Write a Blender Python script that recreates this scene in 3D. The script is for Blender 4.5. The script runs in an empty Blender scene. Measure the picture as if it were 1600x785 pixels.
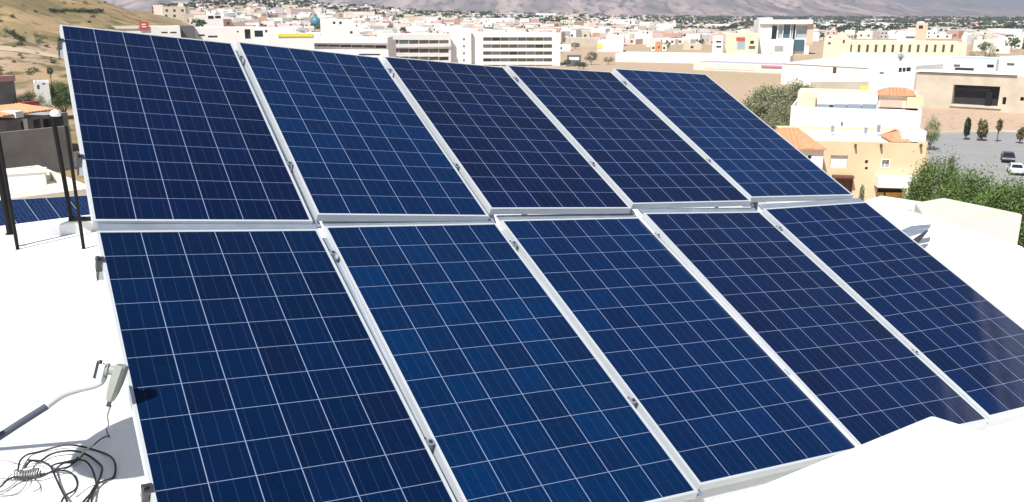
import bpy, bmesh, math, random
import numpy as np
from mathutils import Vector, Matrix, noise
R = math.radians
rnd = random.Random(11)
sc = bpy.context.scene
COL = sc.collection

# ------------------------------------------------------------------ camera, sky, sun, exposure
PITCH = R(15.467); FPX = 1363.0; PY = 395.1
cam_d = bpy.data.cameras.new('camera'); cam = bpy.data.objects.new('camera', cam_d); COL.objects.link(cam)
cam_d.sensor_fit = 'HORIZONTAL'; cam_d.sensor_width = 36; cam_d.lens = FPX / 1600 * 36
cam_d.shift_y = (PY - 392.5) / 1600
cam_d.clip_start = 0.05; cam_d.clip_end = 40000
cam.location = (0, 0, 0); cam.rotation_euler = (math.pi / 2 - PITCH, 0, 0)
sc.camera = cam
SUN_AZ, SUN_EL = R(212), R(54)           # sun stands behind the camera, to its left
w = bpy.data.worlds.new('World'); sc.world = w; w.use_nodes = True
nt = w.node_tree; nt.nodes.clear()
sky = nt.nodes.new('ShaderNodeTexSky'); sky.sky_type = 'NISHITA'; sky.sun_disc = False
sky.sun_elevation = SUN_EL; sky.sun_rotation = SUN_AZ; sky.altitude = 1400; sky.air_density = 1.0; sky.dust_density = 0.6
bg = nt.nodes.new('ShaderNodeBackground'); bg.inputs[1].default_value = 0.05
wo = nt.nodes.new('ShaderNodeOutputWorld')
nt.links.new(sky.outputs[0], bg.inputs[0]); nt.links.new(bg.outputs[0], wo.inputs[0])
sl = bpy.data.lights.new('sun', 'SUN'); sl.energy = 5.0; sl.angle = R(0.53); sl.color = (1, .97, .92)
so = bpy.data.objects.new('sun', sl); COL.objects.link(so)
sdir = Vector((math.sin(SUN_AZ) * math.cos(SUN_EL), math.cos(SUN_AZ) * math.cos(SUN_EL), math.sin(SUN_EL)))
so.rotation_euler = sdir.to_track_quat('Z', 'Y').to_euler(); so.location = sdir * 60
sc.view_settings.view_transform = 'Standard'; sc.view_settings.look = 'None'
sc.view_settings.exposure = 0.7; sc.view_settings.gamma = 1
sc.cycles.use_denoising = True
sc.cycles.max_bounces = 6; sc.cycles.volume_bounces = 0

# ------------------------------------------------------------------ geometry of the view (used to place things on the ground)
CP, SP = math.cos(PITCH), math.sin(PITCH)
def ray(u, v):
    a, b = (u - 800) / FPX, (v - PY) / FPX
    return Vector((a, CP - b * SP, -SP - b * CP)).normalized()
def pos(u, v, D):                                    # point at ground distance D
    d = ray(u, v); h = math.hypot(d.x, d.y); return d * (D / h)
def depth(u, v, f):                                  # point at depth f along the optical axis
    a, b = (u - 800) / FPX, (v - PY) / FPX
    return Vector((a, CP - b * SP, -SP - b * CP)) * f
def onz(u, v, z):
    d = ray(u, v); return d * (z / d.z)
def ss(a, b, x):
    t = min(1, max(0, (x - a) / (b - a))); return t * t * (3 - 2 * t)
def lut(x, pts):
    if x <= pts[0][0]: return pts[0][1]
    for (a, p), (b, q) in zip(pts, pts[1:]):
        if x <= b:
            t = (x - a) / (b - a); t = t * t * (3 - 2 * t); return p + (q - p) * t
    return pts[-1][1]
def zg(x, y):                                        # the ground
    D = math.hypot(x, y); az = math.degrees(math.atan2(x, y))
    z = -22 + 12.5 * (1 - ss(8, 85, D))
    L = 1 - ss(-24, -14, az) if az > -90 else 0
    z += 6 * L * ss(50, 95, D)
    hill = lut(az, [(-60, 34), (-29.5, 32), (-25.7, 22.2), (-21.6, 15), (-18, 9), (-14, 0)]) if -120 < az else 0
    z += hill * ss(175, 400, D)
    town = lut(az, [(-30, 14), (-21, 17), (-19, 24), (-15, 32), (-9.7, 23), (-4, 14), (3, 11), (8, 5), (14, 0)]) if abs(az) < 90 else 0
    town *= 1 - .0 * L
    z += max(0, town - hill * ss(175, 400, D)) * ss(430, 1150, D)
    if D > 90: z += .5 * noise.noise((x * .013, y * .013, 3)) * min(1, (D - 90) / 80)
    return z
def ground(u, v, dmax=6000):                         # where the ray through a picture point meets the ground
    d = ray(u, v); h = math.hypot(d.x, d.y); t = 30.0; pt = t
    while t < dmax:
        p = d * (t / h)
        if p.z < zg(p.x, p.y): break
        pt = t; t *= 1.02
    for _ in range(12):
        m = (pt + t) / 2; p = d * (m / h)
        if p.z < zg(p.x, p.y): t = m
        else: pt = m
    return d * (t / h)

# ------------------------------------------------------------------ tagging
def tag(o, label=None, cat=None, group=None, kind=None):
    if label: o['label'] = label
    if cat: o['category'] = cat
    if group: o['group'] = group
    if kind: o['kind'] = kind
    return o
def empty(name, loc=(0, 0, 0), rz=0, label=None, cat=None, group=None):
    o = bpy.data.objects.new(name, None); COL.objects.link(o); o.location = loc; o.rotation_euler = (0, 0, rz)
    o.empty_display_size = .2
    return tag(o, label, cat, group)

# ------------------------------------------------------------------ materials
MATS = {}
def mat(name, col=(.5, .5, .5), rough=.7, metal=0, spec=.5, var=0, scale=3, var_col=None, bump=0, bscale=20, objcol=False, island=False, attr=None, lo=.3, hi=.7):
    if name in MATS: return MATS[name]
    m = bpy.data.materials.new(name); m.use_nodes = True; n = m.node_tree.nodes; l = m.node_tree.links
    b = n['Principled BSDF']; b.inputs['Roughness'].default_value = rough; b.inputs['Metallic'].default_value = metal
    b.inputs['Specular IOR Level'].default_value = spec
    src = None
    if objcol: src = n.new('ShaderNodeObjectInfo').outputs['Color']
    elif attr:
        a = n.new('ShaderNodeAttribute'); a.attribute_name = attr; src = a.outputs['Color']
    else:
        c = n.new('ShaderNodeRGB'); c.outputs[0].default_value = (*col, 1); src = c.outputs[0]
    if var:
        tc = n.new('ShaderNodeTexCoord'); t = n.new('ShaderNodeTexNoise'); t.inputs['Scale'].default_value = scale; t.inputs['Detail'].default_value = 6
        l.new(tc.outputs['Object'], t.inputs['Vector'])
        r = n.new('ShaderNodeMapRange'); r.inputs[1].default_value = lo; r.inputs[2].default_value = hi
        l.new(t.outputs[0], r.inputs[0])
        mx = n.new('ShaderNodeMix'); mx.data_type = 'RGBA'; l.new(r.outputs[0], mx.inputs[0])
        if var_col: l.new(src, mx.inputs[6]); mx.inputs[7].default_value = (*var_col, 1); r.inputs[4].default_value = var; src = mx.outputs[2]
        else:
            h = n.new('ShaderNodeHueSaturation'); r.inputs[3].default_value = 1 - var; r.inputs[4].default_value = 1 + var
            l.new(r.outputs[0], h.inputs['Value']); l.new(src, h.inputs['Color']); src = h.outputs[0]
    if island:
        g = n.new('ShaderNodeNewGeometry'); h = n.new('ShaderNodeHueSaturation')
        r = n.new('ShaderNodeMapRange'); r.inputs[3].default_value = .45; r.inputs[4].default_value = 1.65
        l.new(g.outputs['Random Per Island'], r.inputs[0]); l.new(r.outputs[0], h.inputs['Value'])
        r2 = n.new('ShaderNodeMapRange'); r2.inputs[3].default_value = .47; r2.inputs[4].default_value = .53
        w2 = n.new('ShaderNodeTexWhiteNoise'); w2.noise_dimensions = '1D'; l.new(g.outputs['Random Per Island'], w2.inputs['W'])
        l.new(w2.outputs[0], r2.inputs[0]); l.new(r2.outputs[0], h.inputs['Hue'])
        l.new(src, h.inputs['Color']); src = h.outputs[0]
    l.new(src, b.inputs['Base Color'])
    if bump:
        tc = n.new('ShaderNodeTexCoord'); t = n.new('ShaderNodeTexNoise'); t.inputs['Scale'].default_value = bscale; t.inputs['Detail'].default_value = 5
        l.new(tc.outputs['Object'], t.inputs['Vector'])
        bp = n.new('ShaderNodeBump'); bp.inputs['Strength'].default_value = bump; bp.inputs['Distance'].default_value = .02
        l.new(t.outputs[0], bp.inputs['Height']); l.new(bp.outputs[0], b.inputs['Normal'])
    MATS[name] = m; return m

mat('roof_coat', (.82, .82, .80), .75, var=.9, scale=.55, var_col=(.36, .41, .43), bump=.25, bscale=14, lo=.52, hi=.80)
mat('white_wall', (.80, .79, .76), .85, var=.05, scale=.4)
mat('cream_wall', (.72, .63, .47), .85, var=.06, scale=.4)
mat('yellow_wall', (.62, .50, .32), .85, var=.07, scale=.5)
mat('peach_wall', (.70, .50, .36), .85, var=.06, scale=.4)
mat('pink_wall', (.60, .36, .30), .85, var=.06, scale=.4)
mat('beige_concrete', (.52, .46, .365), .9, var=.12, scale=.35)
mat('gray_concrete', (.22, .21, .20), .9, var=.22, scale=.5)
mat('dark_gray', (.11, .11, .115), .8, var=.15, scale=.6)
mat('roof_white', (.80, .79, .76), .8, var=.07, scale=.35)
mat('roof_cream', (.74, .67, .54), .8, var=.08, scale=.4)
mat('roof_tan', (.66, .61, .50), .85, var=.10, scale=.6)
mat('roof_gray', (.36, .36, .37), .8, var=.12, scale=.4)
mat('blue_roof', (.46, .55, .62), .5, var=.08, scale=.4)
mat('terracotta', (.58, .27, .14), .8, var=.25, scale=3)
mat('dark_glass', (.012, .016, .02), .12)
mat('window_olive', (.075, .065, .035), .25)
mat('window_teal', (.05, .12, .15), .12)
mat('pale_glass', (.33, .42, .46), .15)
mat('frame_white', (.78, .78, .76), .6)
mat('wood', (.13, .055, .025), .7, var=.2, scale=4)
mat('orange_door', (.62, .36, .06), .6, var=.3, scale=2)
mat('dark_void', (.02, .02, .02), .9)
mat('black_steel', (.006, .006, .007), .6, spec=.25)
mat('galvanised', (.30, .35, .42), .42, metal=.5, var=.12, scale=9)
mat('anodised', (.60, .63, .65), .45, metal=.35, var=.03, scale=6)
mat('bolt_steel', (.10, .10, .11), .4, metal=.7)
mat('plastic_gray', (.30, .32, .28), .5)
mat('arm_paint', (.50, .53, .54), .5)
mat('sleeve_dark', (.10, .11, .14), .5)
mat('cable_black', (.018, .019, .022), .5)
mat('cable_gray', (.20, .20, .20), .5)
mat('tape_cream', (.6, .52, .36), .6)
mat('backsheet', (.75, .75, .75), .6)
mat('asphalt', (.27, .265, .26), .9, var=.06, scale=.22)
mat('dark_street', (.085, .075, .07), .9, var=.3, scale=.3)
mat('kerb', (.55, .52, .47), .9, var=.1, scale=.5)
mat('track', (.46, .36, .24), .95, var=.12, scale=.2)
mat('bark', (.10, .07, .045), .9, var=.2, scale=6)
mat('leaf_green', (.098, .155, .042), .6, island=True, spec=.2)
mat('leaf_olive', (.215, .23, .13), .65, island=True, spec=.2)
mat('leaf_dark', (.040, .062, .022), .65, island=True, spec=.2)
mat('leaf_dry', (.16, .14, .065), .7, island=True, spec=.2)
mat('town_wall', objcol=True, rough=.85, var=.05, scale=.3)
mat('town_mass', attr='tint', rough=.85)
mat('town_window', (.03, .032, .035), .3)
mat('sign_red', (.55, .06, .055), .5)
mat('tank_teal', (.05, .20, .28), .45)
mat('paint_yellow', (.75, .66, .06), .6)
mat('magenta', (.55, .20, .36), .6)
mat('lilac_roof', (.40, .38, .48), .6, var=.06, scale=.3)
mat('car_white', (.75, .75, .75), .25)
mat('car_dark', (.05, .05, .06), .25, metal=.4)
mat('tyre', (.015, .015, .015), .9)
mat('red_lamp', (.4, .02, .02), .3)

def solar_cells():
    m = bpy.data.materials.new('solar_cells'); m.use_nodes = True; n = m.node_tree.nodes; l = m.node_tree.links
    b = n['Principled BSDF']
    def M(op, a, b2=None, clamp=False):
        x = n.new('ShaderNodeMath'); x.operation = op; x.use_clamp = clamp
        for i, q in enumerate((a, b2)):
            if q is None: continue
            if isinstance(q, (int, float)): x.inputs[i].default_value = q
            else: l.new(q, x.inputs[i])
        return x.outputs[0]
    def MIX(f, a, c, blend='MIX'):
        x = n.new('ShaderNodeMix'); x.data_type = 'RGBA'; x.blend_type = blend
        for i, q in ((0, f), (6, a), (7, c)):
            if isinstance(q, tuple): x.inputs[i].default_value = (*q, 1)
            elif isinstance(q, float): x.inputs[i].default_value = q
            else: l.new(q, x.inputs[i])
        return x.outputs[2]
    tc = n.new('ShaderNodeTexCoord'); sp = n.new('ShaderNodeSeparateXYZ'); l.new(tc.outputs['Object'], sp.inputs[0])
    oi = n.new('ShaderNodeObjectInfo')
    p = .159
    cu = M('DIVIDE', M('SUBTRACT', sp.outputs[0], .007), p); cv = M('DIVIDE', M('SUBTRACT', M('MULTIPLY', sp.outputs[1], -1), .012), p)
    fu = M('FRACT', cu); fv = M('FRACT', cv)
    eu = M('ABSOLUTE', M('SUBTRACT', fu, .5)); ev = M('ABSOLUTE', M('SUBTRACT', fv, .5))
    lu = M('GREATER_THAN', eu, .5 - .0017 / p); lv = M('GREATER_THAN', ev, .5 - .0012 / p)
    inx = M('MULTIPLY', M('GREATER_THAN', sp.outputs[0], .012), M('LESS_THAN', sp.outputs[0], .956))
    iny = M('MULTIPLY', M('LESS_THAN', sp.outputs[1], -.018), M('GREATER_THAN', sp.outputs[1], -1.914))
    line = M('MAXIMUM', M('MULTIPLY', lu, inx), M('MULTIPLY', lv, iny))
    cb = n.new('ShaderNodeCombineXYZ'); l.new(M('FLOOR', cu), cb.inputs[0]); l.new(M('FLOOR', cv), cb.inputs[1]); l.new(M('MULTIPLY', oi.outputs['Random'], 97.0), cb.inputs[2])
    wn = n.new('ShaderNodeTexWhiteNoise'); l.new(cb.outputs[0], wn.inputs['Vector'])
    ws = n.new('ShaderNodeSeparateColor'); l.new(wn.outputs['Color'], ws.inputs[0])
    base = oi.outputs['Color']
    c = MIX(M('MULTIPLY', M('POWER', ws.outputs[0], 2.2), .32), base, (.0034, .0055, .027))
    h = n.new('ShaderNodeHueSaturation'); l.new(c, h.inputs['Color'])
    # crystal grains of a polycrystalline cell
    vo = n.new('ShaderNodeTexVoronoi'); vo.inputs['Scale'].default_value = 75
    ad = n.new('ShaderNodeVectorMath'); ad.operation = 'ADD'; l.new(tc.outputs['Object'], ad.inputs[0]); l.new(wn.outputs['Color'], ad.inputs[1])
    l.new(ad.outputs[0], vo.inputs['Vector'])
    vs = n.new('ShaderNodeSeparateColor'); l.new(vo.outputs['Color'], vs.inputs[0])
    val = M('ADD', M('MULTIPLY', ws.outputs[1], .26), M('ADD', M('MULTIPLY', vs.outputs[0], .16), .75))
    l.new(val, h.inputs['Value'])
    c = h.outputs[0]
    # bus bars
    f3 = M('FRACT', M('MULTIPLY', fu, 3.0)); bb = M('GREATER_THAN', M('ABSOLUTE', M('SUBTRACT', f3, .5)), 5.0)
    bb = M('LESS_THAN', M('ABSOLUTE', M('SUBTRACT', f3, .5)), .022)
    c = MIX(M('MULTIPLY', bb, .07), c, (.22, .27, .40))
    c = MIX(M('MULTIPLY', line, .7), c, (.28, .34, .50))
    # dust film
    dn = n.new('ShaderNodeTexNoise'); dn.inputs['Scale'].default_value = 2.2; dn.inputs['Detail'].default_value = 5; l.new(ad.outputs[0], dn.inputs['Vector'])
    dn2 = n.new('ShaderNodeTexNoise'); dn2.inputs['Scale'].default_value = 2.2; dn2.inputs['Detail'].default_value = 5; l.new(tc.outputs['Object'], dn2.inputs['Vector'])
    c = MIX(M('MULTIPLY', dn2.outputs[0], .003), c, (.45, .42, .38))
    l.new(c, b.inputs['Base Color'])
    b.inputs['Roughness'].default_value = .07; b.inputs['IOR'].default_value = 1.45; b.inputs['Specular IOR Level'].default_value = .25
    MATS['solar_cells'] = m
solar_cells()

def ground_mat():
    m = bpy.data.materials.new('dry_ground'); m.use_nodes = True; n = m.node_tree.nodes; l = m.node_tree.links; b = n['Principled BSDF']; b.inputs['Roughness'].default_value = .95; b.inputs['Specular IOR Level'].default_value = .1
    tc = n.new('ShaderNodeTexCoord')
    def N(s, d=6, vec=None):
        t = n.new('ShaderNodeTexNoise'); t.inputs['Scale'].default_value = s; t.inputs['Detail'].default_value = d; l.new(tc.outputs['Object'], t.inputs['Vector']); return t.outputs[0]
    def ramp(x, a, c):
        r = n.new('ShaderNodeMapRange'); r.inputs[1].default_value = a; r.inputs[2].default_value = c; l.new(x, r.inputs[0]); return r.outputs[0]
    def MIX(f, a, c):
        x = n.new('ShaderNodeMix'); x.data_type = 'RGBA'; l.new(f, x.inputs[0])
        for i, q in ((6, a), (7, c)):
            if isinstance(q, tuple): x.inputs[i].default_value = (*q, 1)
            else: l.new(q, x.inputs[i])
        return x.outputs[2]
    c = MIX(ramp(N(.012), .42, .6), (.42, .32, .21), (.47, .34, .25))
    sp = n.new('ShaderNodeSeparateXYZ'); l.new(tc.outputs['Object'], sp.inputs[0])
    dv = n.new('ShaderNodeMath'); dv.operation = 'DIVIDE'; l.new(sp.outputs[0], dv.inputs[0]); l.new(sp.outputs[1], dv.inputs[1])
    left = ramp(dv.outputs[0], -.30, -.40)                       # the grassy hillside to the left
    g = MIX(ramp(N(.030, 9), .40, .60), (.37, .26, .135), (.21, .165, .075))
    g = MIX(ramp(N(.016, 7), .52, .62), g, (.40, .285, .205))
    g = MIX(ramp(N(.16, 8), .50, .62), g, (.145, .12, .06))
    g = MIX(ramp(N(.5, 6), .55, .75), g, (.13, .115, .05))
    c = MIX(left, c, g)
    c = MIX(ramp(N(.9, 6), .56, .74), c, (.23, .18, .11))
    l.new(c, b.inputs['Base Color']); MATS['dry_ground'] = m
    m = bpy.data.materials.new('mountain_rock'); m.use_nodes = True; n = m.node_tree.nodes; l = m.node_tree.links; b = n['Principled BSDF']; b.inputs['Roughness'].default_value = .95; b.inputs['Specular IOR Level'].default_value = .05
    tc0 = n.new('ShaderNodeTexCoord'); mp = n.new('ShaderNodeMapping'); mp.inputs['Scale'].default_value = (1, .16, 1); l.new(tc0.outputs['Object'], mp.inputs[0])
    def N2(s_, d_=6):
        t = n.new('ShaderNodeTexNoise'); t.inputs['Scale'].default_value = s_; t.inputs['Detail'].default_value = d_; l.new(mp.outputs[0], t.inputs['Vector']); return t.outputs[0]
    def ramp(x, a, c):
        r = n.new('ShaderNodeMapRange'); r.inputs[1].default_value = a; r.inputs[2].default_value = c; l.new(x, r.inputs[0]); return r.outputs[0]
    def MIX(f, a, c):
        x = n.new('ShaderNodeMix'); x.data_type = 'RGBA'; l.new(f, x.inputs[0])
        for i, q in ((6, a), (7, c)):
            if isinstance(q, tuple): x.inputs[i].default_value = (*q, 1)
            else: l.new(q, x.inputs[i])
        return x.outputs[2]
    c = MIX(ramp(N2(.008, 9), .40, .62), (.24, .185, .175), (.56, .43, .375))
    c = MIX(ramp(N2(.03, 9), .48, .66), c, (.12, .11, .105))
    l.new(c, b.inputs['Base Color']); MATS['mountain_rock'] = m
ground_mat()

# ------------------------------------------------------------------ mesh builder
class MB:
    def __init__(s): s.v = []; s.f = []; s.m = []
    def add(s, vs, fs, mi=0):
        o = len(s.v); s.v += [tuple(p) for p in vs]; s.f += [tuple(i + o for i in f) for f in fs]; s.m += [mi] * len(fs)
    def box(s, a, b, mi=0, T=None):
        x0, y0, z0 = a; x1, y1, z1 = b
        vs = [Vector(p) for p in ((x0, y0, z0), (x1, y0, z0), (x1, y1, z0), (x0, y1, z0), (x0, y0, z1), (x1, y0, z1), (x1, y1, z1), (x0, y1, z1))]
        if T: vs = [T @ p for p in vs]
        s.add(vs, [(3, 2, 1, 0), (4, 5, 6, 7), (0, 1, 5, 4), (1, 2, 6, 5), (2, 3, 7, 6), (3, 0, 4, 7)], mi)
    def prism(s, poly, z0, z1, mi=0):
        n = len(poly); vs = [(x, y, z0) for x, y in poly] + [(x, y, z1) for x, y in poly]
        s.add(vs, [tuple(range(n))[::-1], tuple(range(n, 2 * n))] + [(i, (i + 1) % n, n + (i + 1) % n, n + i) for i in range(n)], mi)
    def tube(s, pts, r, seg=8, mi=0, cap=True):
        pts = [Vector(p) for p in pts]; rs = r if isinstance(r, (list, tuple)) else [r] * len(pts)
        up = None; vs = []
        for i, p in enumerate(pts):
            t = (pts[min(i + 1, len(pts) - 1)] - pts[max(i - 1, 0)]).normalized()
            if up is None: up = t.orthogonal().normalized()
            else: up = (up - t * up.dot(t)).normalized()
            bn = t.cross(up)
            vs += [p + (up * math.cos(2 * math.pi * k / seg) + bn * math.sin(2 * math.pi * k / seg)) * rs[i] for k in range(seg)]
        fs = [(i * seg + k, i * seg + (k + 1) % seg, (i + 1) * seg + (k + 1) % seg, (i + 1) * seg + k) for i in range(len(pts) - 1) for k in range(seg)]
        if cap: fs += [tuple(range(seg))[::-1], tuple(range((len(pts) - 1) * seg, len(pts) * seg))]
        s.add(vs, fs, mi)
    def lathe(s, prof, T=None, seg=24, mi=0):
        vs = []; T = T or Matrix()
        for r, z in prof: vs += [T @ Vector((r * math.cos(2 * math.pi * k / seg), r * math.sin(2 * math.pi * k / seg), z)) for k in range(seg)]
        n = len(prof); fs = [(i * seg + k, i * seg + (k + 1) % seg, (i + 1) * seg + (k + 1) % seg, (i + 1) * seg + k) for i in range(n - 1) for k in range(seg)]
        fs += [tuple(range(seg))[::-1], tuple(range((n - 1) * seg, n * seg))]
        s.add(vs, fs, mi)
    def build(s, name, mats, parent=None, smooth=False, bevel=0):
        me = bpy.data.meshes.new(name); me.from_pydata(s.v, [], s.f)
        for m in (mats if isinstance(mats, (list, tuple)) else [mats]): me.materials.append(MATS[m])
        me.polygons.foreach_set('material_index', s.m)
        if smooth: me.polygons.foreach_set('use_smooth', [True] * len(s.f))
        me.validate(); me.update()
        o = bpy.data.objects.new(name, me); COL.objects.link(o)
        if parent: o.parent = parent
        if bevel:
            b = o.modifiers.new('bevel', 'BEVEL'); b.width = bevel; b.segments = 2; b.limit_method = 'ANGLE'
        return o
def recentre(o):                                    # move a mesh thing's origin to its base
    me = o.data; n = len(me.vertices); a = np.empty(n * 3); me.vertices.foreach_get('co', a); a = a.reshape(-1, 3)
    c = np.array([(a[:, 0].min() + a[:, 0].max()) / 2, (a[:, 1].min() + a[:, 1].max()) / 2, a[:, 2].min()])
    me.vertices.foreach_set('co', (a - c).ravel()); o.location = c; me.update(); return o
def smoothpath(pts, n=6):                           # Catmull-Rom
    P = [Vector(p) for p in pts]; out = []
    for i in range(len(P) - 1):
        a, b, c, d = P[max(i - 1, 0)], P[i], P[i + 1], P[min(i + 2, len(P) - 1)]
        for k in range(n):
            t = k / n
            out.append(.5 * ((2 * b) + (c - a) * t + (2 * a - 5 * b + 4 * c - d) * t * t + (3 * b - a - 3 * c + d) * t ** 3))
    return out + [P[-1]]

# ------------------------------------------------------------------ ground, roads, mountains, haze
def build_ground():
    azs = list(np.arange(-180, -42, 6.0)) + list(np.arange(-42, 42, .75)) + list(np.arange(42, 180, 6.0))
    ds = [0.01, 8, 14] + [20 * 1.0585 ** i for i in range(110)]
    vs = []
    for d in ds:
        for a in azs:
            x, y = d * math.sin(R(a)), d * math.cos(R(a)); vs.append((x, y, zg(x, y)))
    n = len(azs)
    fs = [(i * n + j, i * n + (j + 1) % n, (i + 1) * n + (j + 1) % n, (i + 1) * n + j) for i in range(len(ds) - 1) for j in range(n)]
    fs = [f[::-1] for f in fs]
    b = MB(); b.add(vs, fs); o = b.build('ground', 'dry_ground', smooth=True); tag(o, 'dry tan earth running out to the mountains', 'ground', kind='structure')
build_ground()
def drape(name, poly_uv, material, lift, label, cat, step=5):      # a sheet laid on the ground inside a polygon
    P = [ground(*q) for q in poly_uv]; pl = [(p.x, p.y) for p in P]
    x0, x1 = min(p[0] for p in pl), max(p[0] for p in pl); y0, y1 = min(p[1] for p in pl), max(p[1] for p in pl)
    bm = bmesh.new(); vs = [bm.verts.new((x, y, 0)) for x, y in pl]; bm.faces.new(vs)
    for ax, lo, hi in ((0, x0, x1), (1, y0, y1)):
        k = lo + step
        while k < hi:
            co = Vector((k, 0, 0)) if ax == 0 else Vector((0, k, 0)); no = Vector((1, 0, 0)) if ax == 0 else Vector((0, 1, 0))
            bmesh.ops.bisect_plane(bm, geom=bm.verts[:] + bm.edges[:] + bm.faces[:], plane_co=co, plane_no=no); k += step
    for v in bm.verts: v.co.z = zg(v.co.x, v.co.y) + lift
    bmesh.ops.recalc_face_normals(bm, faces=bm.faces)
    me = bpy.data.meshes.new(name); bm.to_mesh(me); bm.free(); me.materials.append(MATS[material])
    if me.polygons and me.polygons[0].normal.z < 0: me.flip_normals()
    o = bpy.data.objects.new(name, me); COL.objects.link(o); return tag(o, label, cat, kind='structure')
def ribbon(name, uv, width, material, lift, label, cat):
    P = smoothpath([ground(*q) for q in uv], 6); b = MB(); vs = []
    for i, p in enumerate(P):
        t = P[min(i + 1, len(P) - 1)] - P[max(i - 1, 0)]; nrm = Vector((-t.y, t.x, 0)).normalized() * width / 2
        for q in (p + nrm, p, p - nrm): vs.append((q.x, q.y, zg(q.x, q.y) + lift))
    b.add(vs, [(3 * i + 3, 3 * i, 3 * i + 1, 3 * i + 4) for i in range(len(P) - 1)] + [(3 * i + 4, 3 * i + 1, 3 * i + 2, 3 * i + 5) for i in range(len(P) - 1)])
    o = b.build(name, material); me = o.data
    if me.polygons[0].normal.z < 0: me.flip_normals()
    return tag(o, label, cat, kind='structure')

CUL = [(1449, 222), (1456, 213), (1480, 209), (1530, 207), (1600, 208), (1680, 214), (1700, 300), (1600, 330), (1470, 330), (1452, 262)]
drape('road', CUL, 'asphalt', .06, 'gray asphalt turning circle at the end of the street', 'road')
drape('street', [(-60, 285), (-60, 248), (60, 238), (120, 232), (130, 262), (60, 275)], 'dark_street', .06, 'dark street below the gray retaining wall', 'street')
ribbon('dirt_track', [(-90, 70), (0, 76), (50, 82), (100, 90), (180, 92)], 4.5, 'track', .12, 'pale dirt track crossing the hillside', 'track')
def kerb_line():
    b = MB(); P = smoothpath([ground(*q) for q in [(1449, 226), (1450, 219), (1457, 211.5), (1480, 207.5), (1530, 205.5), (1600, 206.5), (1680, 212)]], 5)
    for p, q in zip(P, P[1:]):
        d = (q - p).normalized(); nrm = Vector((-d.y, d.x, 0)) * .17
        z0 = min(zg(p.x, p.y), zg(q.x, q.y)) - .2; z1 = z0 + .42
        vs = [(x.x, x.y, z) for z in (z0, z1) for x in (p - nrm, q - nrm, q + nrm, p + nrm)]
        b.add(vs, [(3, 2, 1, 0), (4, 5, 6, 7), (0, 1, 5, 4), (1, 2, 6, 5), (2, 3, 7, 6), (3, 0, 4, 7)])
    tag(b.build('kerb', 'kerb'), 'pale kerb round the gray turning circle', 'kerb', kind='structure')
kerb_line()

def build_mountains():
    for name, prof, d0, d1, seed, lab in (
        ('mountains', [(-60, 420), (-30, 400), (-22, 330), (-15, 380), (-8, 300), (-2, 360), (4, 400), (10, 340), (16, 235), (20, 130), (22.2, 90), (23.3, 62), (24.2, 22), (25.2, 2), (60, 0)], 3300, 5600, 1, 'hazy brown mountain range rising behind the town'),
        ('far_hill', [(10, 0), (18, 30), (21, 36), (23.6, 62), (25.2, 98), (26.4, 102), (27.5, 78), (28.6, 50), (30, 12), (33, 6), (40, 60), (60, 80)], 6200, 8000, 5, 'bluish rounded hill beyond the end of the range')):
        azs = np.arange(-48, 48, .2); ts = np.linspace(0, 1, 46); vs = []
        for t in ts:
            for a in azs:
                D = d0 + (d1 + 900 - d0) * t; x, y = D * math.sin(R(a)), D * math.cos(R(a))
                aa = a + .7 * noise.noise((x * .0009, y * .0009, seed))
                p = lut(aa, prof); s = ss(0, .68, t) * (1 - .75 * ss(.72, 1, t))
                rg = noise.ridged_multi_fractal((x * .0014, y * .0014, seed), .9, 2.1, 6, 1, 2)
                f = noise.fractal((x * .004, y * .004, seed + 9), .8, 2, 5)
                h = p * s * (.72 + .2 * min(rg, 1.6)) + p * .12 * f * min(1, s * 3)
                vs.append((x, y, -23 + max(-1, h)))
        n = len(azs); fs = [(i * n + j, (i + 1) * n + j, (i + 1) * n + j + 1, i * n + j + 1)[::-1] for i in range(len(ts) - 1) for j in range(n - 1)]
        b = MB(); b.add(vs, fs); tag(b.build(name, 'mountain_rock', smooth=True), lab, 'mountains', kind='structure')
build_mountains()
def haze(density=.00024):
    b = MB(); b.box((-10500, -10500, -60), (10500, 10500, 620))
    m = bpy.data.materials.new('haze_air'); m.use_nodes = True; n = m.node_tree.nodes; n.remove(n['Principled BSDF'])
    v = n.new('ShaderNodeVolumePrincipled'); v.inputs['Color'].default_value = (.80, .85, 1, 1); v.inputs['Density'].default_value = density; v.inputs['Anisotropy'].default_value = .2
    m.node_tree.links.new(v.outputs[0], n['Material Output'].inputs['Volume']); MATS['haze_air'] = m
    tag(b.build('haze', 'haze_air'), 'thin bluish haze over the valley', 'haze', kind='stuff')
haze()

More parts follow.
